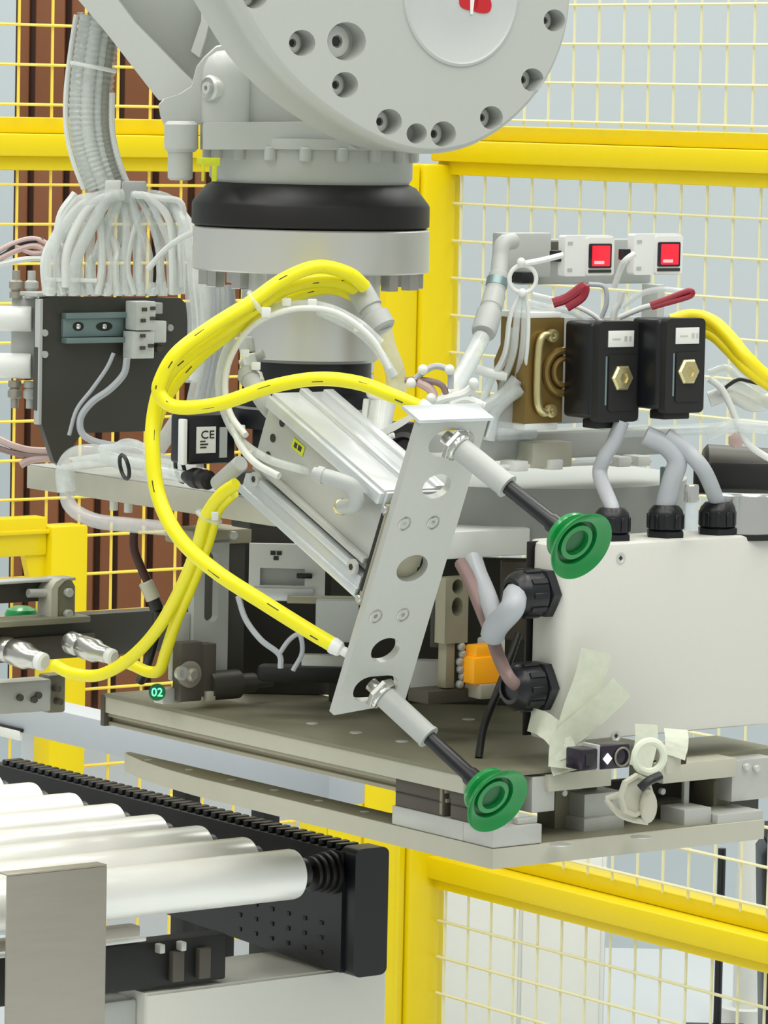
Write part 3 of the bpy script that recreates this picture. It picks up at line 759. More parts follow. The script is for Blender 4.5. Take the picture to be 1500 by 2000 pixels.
# transparent adhesive tape hanging over the lower corner of the box
tp = thing('tape_strips', 'crumpled clear adhesive tape strips stuck over the lower corner of the box', 'tape', P(1120, 1500, 3.50))
def strip(pts, w, par, mat='tape_clear', name='tape_strip'):
    b = B(); ring_ = []
    P_ = smooth_pts([P(*p) for p in pts], 5); n = len(P_)
    for i, c in enumerate(P_):
        tdir = (P_[min(i + 1, n - 1)] - P_[max(i - 1, 0)]).normalized(); s_ = tdir.cross(Vector((0.3, -0.95, 0))).normalized()
        wig = 0.0012 * math.sin(i * 1.7)
        ring_.append([c + s_ * w + Yv * wig, c + Yv * .0006 - Yv * wig, c - s_ * w + Yv * wig, c - s_ * w + Yv * (wig + .0004), c + Yv * (.001 - wig), c + s_ * w + Yv * (wig + .0004)])
    b.loft(ring_); return b.out(name, mat, par)
strip([(1165, 1272, 3.524), (1150, 1330, 3.522), (1125, 1400, 3.515), (1105, 1480, 3.508), (1110, 1508, 3.505)], 32 * mj, tp)
strip([(1215, 1342, 3.52), (1180, 1378, 3.517), (1130, 1420, 3.512), (1100, 1450, 3.506), (1095, 1500, 3.5)], 26 * mj, tp)
strip([(1035, 1405, 3.53), (1062, 1415, 3.515), (1090, 1440, 3.508), (1108, 1480, 3.503)], 24 * mj, tp)
strip([(1262, 1415, 3.525), (1262, 1450, 3.52), (1250, 1500, 3.512)], 24 * mj, tp)
strip([(1320, 1424, 3.53), (1322, 1450, 3.524), (1316, 1478, 3.52)], 25 * mj, tp, 'tape')

# ------------------------------------------------------------------ optical sensor, ring bracket under the box
sn = thing('optical_sensor', 'dark optical sensor with a glowing white lens below the junction box', 'sensor', P(1180, 1510, 3.47))
f = TF(1135, 1506, 3.475)
B().box(f, 0, 34, 0, 30, 0, 42, 0.0015).out('body', 'lens_dark', sn)
B().box(f, 40, 100, 0, 30, -2, 46, 0.0015).out('head', 'lens_dark', sn)
B().box(f, 33, 41, 2, 30, -3, 48, 0.0008).out('clamp', 'grey_plastic', sn)
B().box(f, 8, 24, -1.5, 0, 10, 32, 0.0003).out('window', 'socket_dark', sn)
lq = f.pt(52, -1, 20)
B().lathe(lq, -Lv, [(11 * mj, 0), (11 * mj, 1.5 * mj), (0, 2 * mj)], 4).out('lens', 'lens_white', sn, 'glowing white lens')
B().torus(f.pt(82, -2, 21), Lv, 18 * mj, 2.2 * mj, 24, 6).out('ring', 'alu_dark', sn)
rg = thing('ring_clamp', 'beige ring clamp with a dark lever on the front of the carriage', 'clamp', P(1240, 1600, 3.47))
ro = P(1240, 1553, 3.462)
B().lathe(ro, -Lv, [(30 * mj, -4 * mj), (42 * mj, -4 * mj), (44 * mj, 0), (42 * mj, 8 * mj), (36 * mj, 9 * mj), (34 * mj, 3 * mj), (0, 3 * mj)], 8).out('ring', 'alu_beige', rg)
B().torus(P(1268, 1478, 3.47), Vector((.3, -.95, 0)), 30 * mj, 8 * mj, 28, 8).out('loop', 'tape', rg)
b = B(); b.tube([P(1185, 1560, 3.47), P(1208, 1588, 3.466), P(1235, 1600, 3.465), P(1266, 1605, 3.465)], 7 * mj, 8, 4); b.tube([P(1185, 1560, 3.47), P(1215, 1550, 3.465)], 6 * mj, 8, 1); b.out('yoke', 'alu_beige', rg)
B().tube([P(1250, 1540, 3.455), P(1268, 1525, 3.455), P(1290, 1515, 3.46)], 9 * mj, 8, 4).out('lever', 'black_plastic', rg)
b = B(); b.ball(P(1266, 1575, 3.463), 22 * mj, 12, (.8, .6, 1.5)); b.out('knob', 'alu_beige', rg)
bs = thing('bracket_post', 'small beige bracket post standing between box and right cross bar', 'bracket', P(1325, 1500, 3.52))
f = TF(1302, 1512, 3.52)
B().box(f, 0, 30, 0, 20, 0, 62, .0008).out('post', 'alu_beige', bs)
B().box(f, 28, 55, 12, 40, 12, 55, .0008).out('clip', 'brown_dark', bs)
B().box(f, -20, 8, 4, 18, -5, 10, .0008).out('foot', 'alu_beige', bs)
# ------------------------------------------------------------------ solenoid valves, brass body
V = TF(1170, 822, 3.60); mv = MM(3.60)
def valve(x, y, h, w, dep, label):
    f = TF(x, y, 3.60)
    t = thing('solenoid_valve', label, 'valve', f.pt(w / 2, dep / 2, 0), 'black solenoid coils on the valve block')
    B().prism(Fr(f.o, f.ax, f.az, f.ay), rrect(0, w, 0, h, 10, 4), 0, 14).out('front_cap', 'black_matte', t)
    B().box(f, -4, w - 8, 10, dep, 6, h - 2, 0.004, 3).out('coil', 'black_plastic', t)
    B().box(f, 14, w - 12, 14, 40, -14, 4, 0.001).out('foot', 'black_matte', t)
    l = B().box(f, 18, w - 14, -1.2, 0, h - 50, h - 18, 0.0002).out('label_plate', 'label_white', t, 'white printed label')
    B().box(f, 26, 42, -1.6, -1.1, h - 36, h - 33, 0).out('print', 'bolt_grey', l)
    B().box(f, 50, 56, -1.6, -1.1, h - 39, h - 29, 0).out('print', 'bolt_grey', l)
    B().box(f, 60, 64, -1.6, -1.1, h - 39, h - 29, 0).out('print', 'bolt_grey', l)
    B().box(f, 14, 17, -0.8, 0.2, 34, h - 68, 0).out('side_groove', 'zinc', t)
    B().prism(Fr(f.pt(0, 0, 0), f.ax, f.az, f.ay), rrect(20, w - 8, 22, h - 66, 6), -1.5, 0.2).out('raised_panel', 'black_matte', t)
    q = f.pt(w * .55, 0, h * .44)
    B().lathe(q, -Lv, [(27 * mv, -2 * mv), (27 * mv, 6 * mv), (23 * mv, 10 * mv), (11 * mv, 11 * mv), (10 * mv, 7 * mv), (0, 7 * mv)], 6).out('coil_nut', 'brass', t, 'brass hexagon nut')
    return t
valve(1166, 826, 198, 84, 62, 'black solenoid coil with white label next to the bronze valve')
valve(1298, 808, 186, 80, 62, 'black solenoid coil with white label beside the yellow cable loop')
vb = thing('bronze_valve', 'cast bronze valve with a curved raised handle beside the black coils', 'valve body', P(1065, 840, 3.60))
f = TF(1030, 828, 3.61)
fz = Fr(f.o, f.ax, f.az, f.ay)
B().prism(fz, [(0, 0), (76, 0), (76, 206), (6, 206), (6, 150), (-6, 120), (-6, 95), (2, 70)], 6, 60).out('casting', 'bronze', vb)
B().torus(f.pt(72, 4, 100), Lv, 42 * mv, 8 * mv, 36, 8).out('rim', 'bronze', vb)
B().torus(f.pt(74, 2, 100), Lv, 26 * mv, 6 * mv, 30, 8).out('rim', 'bronze', vb)
B().tube([f.pt(52, 2, 172), f.pt(28, 0, 172), f.pt(20, 0, 150), f.pt(18, 0, 90), f.pt(20, 0, 40), f.pt(30, 0, 22), f.pt(46, 2, 22)], 8 * mv, 10, 5).out('handle', 'brass', vb)
for z in (172, 24): B().lathe(f.pt(46, 1, z), -Lv, [(13 * mv, -3 * mv), (13 * mv, 7 * mv), (9 * mv, 8 * mv), (6 * mv, 8 * mv), (5 * mv, 3 * mv), (0, 3 * mv)], 16).out('boss', 'brass', vb)
B().box(f, 0, 70, 6, 60, 206, 218, .001).out('top_plate', 'white_plastic', vb)
B().box(f, 2, 68, 6, 60, -14, 0, .001).out('bottom_plate', 'white_plastic', vb)
B().box(f, 70, 300, 64, 80, -12, 200, .001).out('back_plate', 'grey_plastic', vb)
# transparent valve manifold under the coils
mf = thing('valve_manifold', 'clear and grey valve manifold block under the bronze valve body', 'manifold', P(1150, 900, 3.62))
f = TF(1040, 905, 3.64)
B().box(f, -120, 330, 30, 90, 2, 54, .002).out('block', 'grey_plastic', mf)
B().box(f, -70, 12, 0, 60, 46, 130, .004).out('bowl', 'clear_film', mf)
B().box(f, 0, 80, 0, 30, -10, 40, .001).out('front_block', 'alu_beige', mf)
B().box(f, -60, 250, 4, 24, -10, -2, .001).out('strip', 'white_plastic', mf)
for x in (-40, 30, 170, 210): B().box(f, x, x + 26, -6, 24, -14, 6, .001).out('clip', 'white_plastic', mf)
B().box(f, 190, 520, 20, 70, 40, 56, .001).out('shelf', 'clear_film', mf)
B().box(f, 280, 300, 6, 16, -100, -20, .001).out('tongue', 'zinc', mf)
# ------------------------------------------------------------------ digital pressure sensors
def psensor(x, y, label):
    f = TF(x, y, 3.63)
    t = thing('pressure_sensor', label, 'sensor', f.pt(45, 10, 0), 'digital pressure sensors above the valves')
    fz = Fr(f.o, f.ax, f.az, f.ay)
    B().prism(fz, rrect(0, 98, 0, 80, 5), 0, 12).out('housing', 'white_plastic', t)
    B().prism(fz, rrect(42, 98, 2, 76, 4), -2, 0.1).out('face', 'label_white', t)
    s_ = B().prism(fz, rrect(46, 92, 16, 64, 3), -3, -1.9).out('bezel', 'lens_dark', t)
    B().prism(fz, rrect(52, 88, 20, 60, 2), -3.6, -2.9).out('screen', 'screen_red', s_, 'lit red display')
    B().box(f, 56, 76, -4, -3.5, 24, 30, 0).out('digits', 'screen_digits', s_)
    B().box(f, 46, 92, -3, -1.9, 7, 13, 0).out('key_row', 'ink', t)
    B().box(f, 6, 15, -.8, 0.1, 62, 68, 0).out('print', 'grey_plastic', t); B().box(f, 6, 15, -.8, 0.1, 10, 16, 0).out('print', 'grey_plastic', t)
    B().box(f, -10, 2, 6, 20, 28, 50, .001).out('plug', 'black_plastic', t)
    return t
psensor(1102, 540, 'white pressure sensor with lit red display above the bronze valve body')
psensor(1237, 537, 'white pressure sensor with lit red display nearer the yellow cable loop')
sb = thing('sensor_bracket', 'flat grey bracket bar holding the two pressure sensors', 'bracket', P(1150, 545, 3.66))
f = TF(1000, 540, 3.66)
B().box(f, 0, 100, 20, 40, -4, 84, .002).out('plate', 'grey_plastic', sb)
B().box(f, 60, 330, 40, 56, -20, 70, .002).out('bar', 'drum_grey', sb)
B().box(f, 70, 240, 34, 40, 30, 66, .001).out('clip', 'dark_block', sb)
B().box(f, 20, 50, 0, 20, -14, 8, .001).out('plug', 'black_plastic', sb)
B().box(f, 310, 326, 10, 40, -270, -20, .001).out('support', 'grey_plastic', sb)
# suction hose with elbow and inline connector
hz = thing('air_hose', 'grey elbow and inline hose connector rising from the arm plate to the sensor bracket', 'hose', P(880, 790, 3.5))
B().tube([P(1002, 470, 3.645), P(982, 478, 3.635), P(977, 505, 3.63), P(974, 540, 3.62)], 17 * mv, 16, 5).out('elbow', 'grey_plastic', hz)
B().cyl(P(975, 535, 3.62), P(966, 575, 3.61), 20 * mv, seg=20, ch=.001).out('coupling', 'grey_plastic', hz)
B().cyl(P(972, 545, 3.617), P(969, 560, 3.614), 21.5 * mv, seg=20).out('coupling_band', 'zinc', hz)
B().lathe(P(968, 570, 3.61), P(938, 672, 3.57) - P(968, 570, 3.61), [(19 * mv, 0), (22 * mv, .004), (22 * mv, .018), (20 * mv, .019), (20 * mv, .022), (25 * mv, .024), (25 * mv, .044), (23 * mv, .047)], 24).out('connector', 'grey_plastic', hz)
B().tube([P(940, 660, 3.575), P(920, 700, 3.55), P(895, 745, 3.52), P(868, 790, 3.49)], 17 * mv, 14, 5).out('hose', 'clear_tube', hz)
B().tube([P(935, 665, 3.572), P(912, 704, 3.55), P(882, 752, 3.52), P(858, 792, 3.49)], 5 * mv, 8, 5).out('inner_tube', 'cable_white', hz)
# small wires and ties on the arm lip
w = thing('wire_cluster', 'tangle of small clear and brown wires on top of the arm lip', 'wires', P(860, 800, 3.45))
for i, pts in enumerate(([(800, 752), (825, 728), (852, 715), (878, 726), (880, 760)], [(790, 742), (826, 742), (862, 752), (875, 782)], [(835, 790), (870, 778), (905, 770), (930, 752)],
                         [(880, 790), (905, 780), (925, 785), (945, 795)], [(815, 745), (840, 760), (850, 785)])):
    B().tube([P(x, y, 3.47) for x, y in pts], (6 if i < 2 else 9) * mv, 8, 5).out('wire', ('cable_grey', 'cable_mauve', 'cable_white', 'cable_white', 'cable_pink')[i], w)
for (x, y) in ((826, 722), (803, 748), (878, 722), (925, 748), (842, 778), (935, 790)):
    B().ball(P(x, y, 3.465), 10 * mv, 10).out('ferrule', 'white_plastic', w)
# coil of white cable in front of the sensor bracket, tubes falling down to the bowl
wc_ = thing('white_cable', 'white sensor cable coiled in a ring in front of the grey bracket', 'cable', P(1020, 600, 3.6))
B().torus(P(1021, 545, 3.605), Vector((.2, -.98, 0)), 27 * mv, 4.5 * mv, 32, 8).out('coil', 'cable_white', wc_)
B().tube([P(1100, 498, 3.61), P(1060, 508, 3.607), P(1024, 515, 3.604)], 6 * mv, 8, 4).out('lead', 'cable_white', wc_)
B().tube([P(1240, 495, 3.61), P(1222, 508, 3.61), P(1212, 525, 3.62), P(1200, 560, 3.63)], 6 * mv, 8, 4).out('lead', 'cable_white', wc_)
for (x, y) in ((1018, 512), (1020, 572)): B().ball(P(x, y, 3.6), 9 * mv, 10).out('cable_tie', 'white_plastic', wc_)
for i, dx in enumerate((-22, -8, 6, 14)):
    B().tube([P(1022 + dx * .3, 574, 3.604), P(1018 + dx, 620, 3.605), P(1012 + dx * 1.2, 690, 3.61), P(1005 + dx * 1.8 - 12, 760, 3.63), P(985 + dx * 1.5, 815, 3.65)], (5, 7, 6, 4)[i] * mv, 8, 5).out('lead', ('cable_white', 'clear_tube', 'clear_tube', 'cable_white')[i], wc_)
# clear tubing behind the coils
AT = ('clear tube sloping from the coiled cable to the first black coil', 'white tube sloping just above the clear one to the first black coil', 'upright white tube between the two red wire loops',
      'thin grey hooked tube beside the short red wire loop', 'clear tube arching up along the long red wire loop', 'white tube lying under the long red wire loop',
      'thick clear tube rising from the folded lip to the bronze valve', 'slim clear tube climbing from the lip toward the coiled cable', 'thick clear tube standing in front of the clear bowl', 'short stubby white tube beside the inline hose connector')
for i, (pts, r, mat) in enumerate((
        ([(1030, 590), (1070, 600), (1120, 610), (1160, 640)], 7, 'clear_tube'), ([(1040, 575), (1100, 590), (1150, 610), (1190, 640)], 5, 'cable_white'),
        ([(1195, 640), (1200, 610), (1210, 590), (1215, 570)], 7, 'cable_white'), ([(1150, 555), (1180, 560), (1185, 590), (1175, 620)], 5, 'cable_grey'),
        ([(1215, 600), (1250, 575), (1290, 565), (1340, 570)], 6, 'clear_tube'), ([(1210, 620), (1260, 600), (1310, 590), (1350, 575)], 6, 'cable_white'),
        ([(900, 830), (940, 800), (985, 770), (1010, 740)], 14, 'clear_tube'), ([(935, 800), (960, 740), (985, 700), (1000, 640)], 8, 'clear_tube'),
        ([(955, 860), (965, 810), (990, 780), (1020, 760)], 12, 'clear_tube'), ([(930, 720), (960, 730), (990, 735)], 10, 'cable_white'))):
    Yd = 3.645 if i < 6 else 3.62
    B().tube([P(x, y, Yd) for x, y in pts], r * mv, 10, 5).out('air_tube', mat, label=AT[i], cat='tube', group='air tubes round the valves')
for i, (pts, lab) in enumerate((([(1080, 592), (1108, 582), (1140, 560), (1136, 580), (1106, 600)], 'short dark red wire loop above the bronze valve body'),
                         ([(1270, 596), (1300, 585), (1345, 568), (1348, 578), (1300, 592), (1272, 600)], 'long dark red wire loop above the second black coil'))):
    b = B(); b.tube([P(x, y, 3.60) for x, y in pts], (10, 6)[i] * mv, 9, 5)
    b.out('red_wire', 'red_wire', label=lab, cat='wire')
# yellow cables on the right
for i, (dy, r, y0) in enumerate(((0, 15, 612), (26, 12, 640), (12, 11, 626))):
    b = B(); b.tube([P(1310, 628 + dy * .6, 3.68), P(1350, y0 + 6, 3.68), P(1390, 628 + dy, 3.67), P(1425, 660 + dy, 3.66), P(1458, 700 + dy * .8, 3.65), P(1500, 738 + dy * .5, 3.65), P(1560, 760 + dy, 3.65)], r * mv, 12, 6)
    b.out('yellow_cable', 'cable_yellow_right', label=('thickest yellow cable, topmost in the arch behind the black coils', 'lowest yellow cable of the arch behind the black coils', 'middle yellow cable of the arch behind the black coils')[i], cat='cable', group='yellow cables behind the coils')
# ------------------------------------------------------------------ things behind the right glands
dr = thing('robot_base_drum', 'wide grey drum housing behind the drilled arm plate and the glands', 'housing', P(1000, 1035, 3.8))
B().lathe(P(1010, 925, 3.84), -Zv, [(.05, -.002), (.15, 0), (.15, .044), (.148, .047), (.1, .047)], 72).out('drum', 'drum_grey', dr)
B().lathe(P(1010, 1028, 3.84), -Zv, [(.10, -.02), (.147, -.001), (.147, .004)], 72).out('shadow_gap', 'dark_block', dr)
f = TF(960, 1088, 3.66)
B().box(f, -90, 78, 0, 80, 0, 54, .002).out('lower_block', 'white_plastic', dr)
mt = thing('tube_motor', 'dark grey motor lying under clear film behind the third cable gland', 'motor', P(1450, 960, 3.7))
B().lathe(P(1372, 912, 3.74), Vector((1, .05, -.05)), [(.016, 0), (.02, .003), (.02, .075), (.014, .08)], 26).out('barrel', 'plate_steel_dark', mt)
B().box(FF(1455, 960, 3.74), -110, 80, -20, 60, -6, 0, .001).out('cradle', 'zinc', mt)
B().box(FF(1440, 962, 3.72), -85, 100, 0, 40, -5, 60, .004).out('body', 'black_matte', mt)
B().lathe(P(1437, 860, 3.70), Vector((0.1, -1, .1)), [(.007, 0), (.007, .004), (.003, .006), (0, .006)], 7).out('knob', 'cable_pink', mt, 'pink star-shaped knob')
st = thing('steel_sleeve', 'shiny vertical steel sleeve standing behind the third cable gland', 'sleeve', P(1455, 1040, 3.68))
B().lathe(P(1455, 1038, 3.68), Zv, [(.03, 0), (.03, .032), (.027, .034), (.01, .034)], 40).out('sleeve', 'bright_steel', st)
B().lathe(P(1455, 1040, 3.68), Zv, [(.032, -.004), (.032, 0.001)], 40).out('base_ring', 'black_rubber', st)
sv = thing('glass_vial', 'small clear vial with a silver cap between two cable glands', 'vial', P(1350, 1040, 3.60))
B().lathe(P(1350, 1036, 3.60), Zv, [(14 * mv, 0), (14 * mv, 60 * mv), (11 * mv, 64 * mv), (0, 64 * mv)], 18).out('glass', 'clear_film', sv)
B().lathe(P(1350, 980, 3.60), Zv, [(15 * mv, 0), (15 * mv, 30 * mv), (13 * mv, 34 * mv), (0, 34 * mv)], 18).out('cap', 'bright_steel', sv)
HT = ('slim clear hose highest under the arching yellow cables', 'thick white hose crossing below the arching yellow cables', 'clear hose over the thick white one below the yellow arch',
      'thin black cable looped below the arching yellow cables', 'white cable falling from the yellow arch to the dark motor', 'thick clear hose lying level above the dark motor')
for i, (pts, r, mat) in enumerate((([(1385, 730), (1420, 720), (1450, 745), (1500, 760)], 9, 'clear_tube'), ([(1385, 780), (1425, 770), (1470, 790), (1510, 780)], 16, 'cable_white'),
                     ([(1400, 760), (1440, 755), (1480, 775), (1520, 800)], 12, 'clear_tube'), ([(1410, 762), (1440, 742), (1465, 745), (1505, 755)], 4, 'cable_black'),
                     ([(1385, 740), (1410, 760), (1430, 800), (1450, 850), (1470, 875), (1510, 900)], 7, 'cable_white'), ([(1380, 850), (1430, 830), (1500, 835)], 14, 'clear_tube'))):
    B().tube([P(x, y, 3.68 - .004 * i) for x, y in pts], r * mv, 10, 5).out('air_tube', mat, label=HT[i], cat='tube', group='hoses under the yellow arch')
# grey cables into the top glands
gc = [([(1215, 822), (1200, 860), (1180, 895), (1172, 930), (1188, 962)], 15, 0), ([(1260, 850), (1300, 870), (1322, 900), (1312, 940), (1304, 966)], 20, 1), ([(1300, 850), (1340, 880), (1375, 920), (1395, 966)], 16, 2)]
for pts, r, gi in gc:
    g = GT[gi]; e_ = g + Zv * 48 * mj * .93
    pp = [P(x, y, 3.62) for x, y in pts[:-1]] + [e_ + Zv * .008, e_ - Zv * .004]
    B().tube(pp, r * mv, 12, 6).out('grey_cable', 'cable_grey', label=('pale grey cable rising out of the box-top gland next to the green cup', 'thickest pale grey cable rising out of the middle box-top gland', 'pale grey cable rising out of the box-top gland next to the steel sleeve')[gi], cat='cable', group='grey cables into the box top')
# cables into the side glands
g = GT[3] - Rv * 62 * mj
B().tube([g + Rv * .006, g - Rv * .004, P(1000, 1188, 3.50), P(970, 1222, 3.51), P(962, 1240, 3.52)], 24 * mv, 12, 6).out('grey_cable', 'cable_grey', label='thick pale grey cable bundle bending down out of the upper side gland', cat='cable')
B().tube([P(962, 1245, 3.53), P(968, 1215, 3.53), P(952, 1165, 3.56), P(935, 1125, 3.6), P(925, 1095, 3.63)], 19 * mv, 12, 6).out('grey_cable', 'cable_grey', label='pale grey cable bundle rising to the white block from the side glands', cat='cable')
B().tube([P(900, 1100, 3.6), P(918, 1135, 3.58), P(938, 1185, 3.555), P(958, 1235, 3.545), P(975, 1285, 3.53), P(995, 1325, 3.51), GT[4] - Rv * 58 * mj], 13 * mv, 12, 6).out('mauve_cable', 'cable_mauve', label='mauve cable bundle in clear film running to the lower side gland', cat='cable')
B().tube([P(935, 1480, 3.56), P(945, 1420, 3.57), P(968, 1360, 3.58), P(995, 1290, 3.60), P(1012, 1240, 3.62)], 8 * mv, 10, 6).out('black_cable', 'cable_black', label='thin black cable rising from the top plate beside the junction box', cat='cable')
oc = thing('orange_connector', 'bright orange plastic connector behind the mauve cable', 'connector', P(955, 1345, 3.64))
f = TF(925, 1338, 3.64)
B().box(f, 0, 58, 0, 30, 0, 54, .003).out('body', 'orange_plastic_glow', oc)
B().box(f, 8, 46, 4, 26, 52, 76, .002).out('neck', 'orange_plastic_glow', oc)
B().box(f, 12, 62, -2, 30, -30, 0, .002).out('socket', 'alu_beige', oc)
B().box(f, 50, 84, 20, 44, 10, 84, .002).out('clip', 'label_white', oc)
# olive drilled column and dark carriage walls between plate and drum
cm = thing('drilled_column', 'olive column with two oval holes behind the arm plate', 'column', P(890, 1340, 3.66))
f = TF(868, 1258, 3.64); fz = Fr(f.o, f.ax, f.az, f.ay)
B().prism(fz, [(0, 0), (46, 0), (46, 130), (0, 130)], 0, 20, [circ(24, 72, 11, 18, 19), circ(24, 112, 11, 16, 15)]).out('column', 'anodised_olive', cm)
B().box(f, -2, 48, 20, 26, 0, 128, 0).out('back', 'dark_frame', cm)
B().box(f, 8, 26, 4, 20, -90, 0, .001).out('stem', 'anodised_olive', cm)
for k in range(6): B().ball(f.pt(36 + 3 * math.sin(k * 2), 2, -8 - k * 15), 9 * mv, 10).out('bead', 'anodised', cm)
B().box(f, -30, 70, 0, 40, -118, -92, .001).out('foot', 'dark_block', cm)
cw = thing('carriage_frame', 'dark machined frame filling the space above the top plate', 'frame', P(800, 1370, 3.8))
ZPL = G.pt(0, 0, zr2 + 4).z + .0005
def fbox(name, mat, x0, x1, y0, y1, Y, dep, par, bev=.001):
    f = FF((x0 + x1) / 2, y1, Y); w = (x1 - x0) / 2
    if f.o.z < ZPL:
        dz = ZPL - f.o.z; y1 = y1 - dz / MM(Y); f = FF((x0 + x1) / 2, y1, Y)
    return B().box(f, -w, w, 0, dep, 0, y1 - y0, bev).out(name, mat, par)
fbox('back_wall', 'dark_frame', 640, 1062, 1085, 1412, 3.88, 30, cw)
fbox('low_wall', 'dark_frame', 470, 660, 1020, 1385, 3.92, 30, cw)
fbox('roller', 'black_matte', 500, 690, 1300, 1335, 3.80, 40, cw, .006)
fbox('grey_block', 'drum_grey', 615, 700, 1172, 1255, 3.74, 40, cw, .002)
fbox('grey_block', 'grey_plastic', 800, 862, 1290, 1360, 3.70, 40, cw, .002)
fbox('dark_side', 'dark_block', 975, 1030, 1095, 1250, 3.70, 40, cw)
fbox('olive_rail', 'anodised_olive', 560, 700, 1166, 1180, 3.80, 30, cw)
fbox('light_strip', 'anodised', 588, 690, 1280, 1302, 3.77, 30, cw)
fbox('beige_bar', 'alu_beige', 820, 1010, 1345, 1362, 3.69, 30, cw)
fbox('block', 'dark_block', 840, 872, 1200, 1265, 3.68, 40, cw)
b = B(); b.tube([P(465, 1165, 3.74), P(480, 1210, 3.73), P(510, 1250, 3.72), P(545, 1278, 3.72), P(548, 1305, 3.72)], 6 * mv, 8, 6); b.tube([P(545, 1278, 3.72), P(565, 1250, 3.72), P(585, 1240, 3.72), P(590, 1275, 3.72), P(572, 1310, 3.72)], 5 * mv, 8, 6)
b.out('grey_cable', 'cable_grey', label='thin grey branching cable under the yellow cable behind the arm plate', cat='cable')
wf = thing('mounting_plate', 'white rectangular frame plate with dark slots under the slanted cylinder', 'frame', P(550, 1165, 3.82))
f = FF(485, 1170, 3.84); fz = XZ(f)
B().prism(fz, [(0, 0), (150, 0), (150, 110), (0, 110)], 0, 14, [[(22, 28), (110, 28), (110, 62), (22, 62)]]).out('frame', 'white_plastic', wf)
B().box(f, 20, 112, 14, 20, 20, 66, 0).out('insert', 'drum_grey', wf)
B().box(f, 10, 128, -8, 2, -2, 24, .001).out('bar', 'anodised_light', wf)
for x, z in ((42, 88), (54, 88), (48, 78)): B().box(f, x, x + 10, -2, 0, z, z + 8, 0).out('slot', 'socket_dark', wf)
B().box(f, 94, 125, -12, -2, 44, 54, .001).out('latch', 'black_plastic', wf)
# ------------------------------------------------------------------ left side: beam, slotted bracket, bearing block
YB = 3.74; BM = TF(480, 1012, YB); mb = MM(YB)
bl = BM.hit(52, 930, 0, 0)[1]
bm_ = thing('cross_beam', 'long pale grey aluminium beam carrying the terminal plate', 'beam', BM.pt(20, 200, -30))
B().box(BM, 0, 110, -60, bl, -8, 40, .001).out('beam', 'alu_beige', bm_)
B().box(BM, 2, 112, -58, bl - 4, 40, 43, .0006).out('top_strip', 'grey_plastic', bm_)
for (x, y) in ((250, 1030), (222, 1003)):
    h = BM.hit(x, y, 0, 20); B().cyl(BM.pt(20, h[1], -7), BM.pt(20, h[1], -30), 9 * mb, seg=10, ch=.0005).out('screw', 'white_plastic', bm_)
sbk = thing('slotted_bracket', 'grey upright bracket plate with one long vertical slot under the beam', 'bracket', P(410, 1345, 3.83))
f = TF(376, 1345, 3.83); fz = Fr(f.o, f.ax, f.az, f.ay)
B().prism(fz, [(0, 0), (66, 0), (66, 292), (0, 292)], 0, 12, [rrect(20, 46, 130, 268, 12.5, 6)]).out('plate', 'grey_plastic', sbk)
B().box(f, 60, 100, 2, 60, 0, 290, .002).out('web', 'plate_steel_dark', sbk)
B().box(f, -4, 110, 0, 60, 282, 312, .002).out('flange', 'anodised_olive', sbk)
for x in (12, 70): B().cyl(f.pt(x, 0, 300), f.pt(x, -6, 300), 9 * mb, seg=12, ch=.0004).out('bolt', 'bolt_grey', sbk)
B().box(f, -34, 0, 6, 16, 16, 150, .002).out('side_plate', 'grey_plastic', sbk)
bb = thing('bearing_block', 'brown-grey bearing block with a round shaft hub on the rail', 'bearing', P(385, 1372, 3.80))
f = TF(352, 1372, 3.80)
B().box(f, 0, 42, 0, 18, 0, 118, .0015).out('block', 'dark_block', bb)
B().box(f, 36, 70, 2, 20, 10, 112, .001).out('side', 'dark_block', bb)
B().lathe(f.pt(16, 0, 55), -Lv, [(27 * mb, -2 * mb), (27 * mb, 5 * mb), (20 * mb, 7 * mb), (14 * mb, 7 * mb), (14 * mb, 16 * mb), (9 * mb, 20 * mb), (0, 20 * mb)], 24).out('hub', 'brushed_steel', bb)
B().lathe(f.pt(-6, -6, 60), -Lv, [(14 * mb, -2 * mb), (14 * mb, 8 * mb), (8 * mb, 9 * mb), (6 * mb, 4 * mb), (0, 4 * mb)], 16).out('eye', 'anodised', bb)
B().lathe(f.pt(96, 10, 26), Rv, [(30 * mb, -.02), (30 * mb, .012), (20 * mb, .013), (20 * mb, .03), (12 * mb, .032), (12 * mb, .05)], 24).out('shaft', 'plate_steel_dark', bb)
B().box(f, 48, 64, -4, 6, -2, 18, .0006).out('foot', 'alu_beige', bb)
ds = thing('digital_switch', 'small round green lit digital indicator at the left end of the rail', 'indicator', P(307, 1370, 3.79))
f = FF(307, 1352, 3.79)
B().lathe(f.o, -Yv, [(17 * mb, -6 * mb), (17 * mb, 2 * mb), (14 * mb, 3 * mb), (0, 3 * mb)], 24).out('bezel', 'led_green', ds)
lettering('digits', '02', Fr(f.pt(0, -3.6, 0), f.ax, f.az, f.ay), 23, 'led_digits', ds)
B().box(TF(318, 1372, 3.80), 0, 34, 0, 20, -4, 26, .001).out('holder', 'anodised', ds)
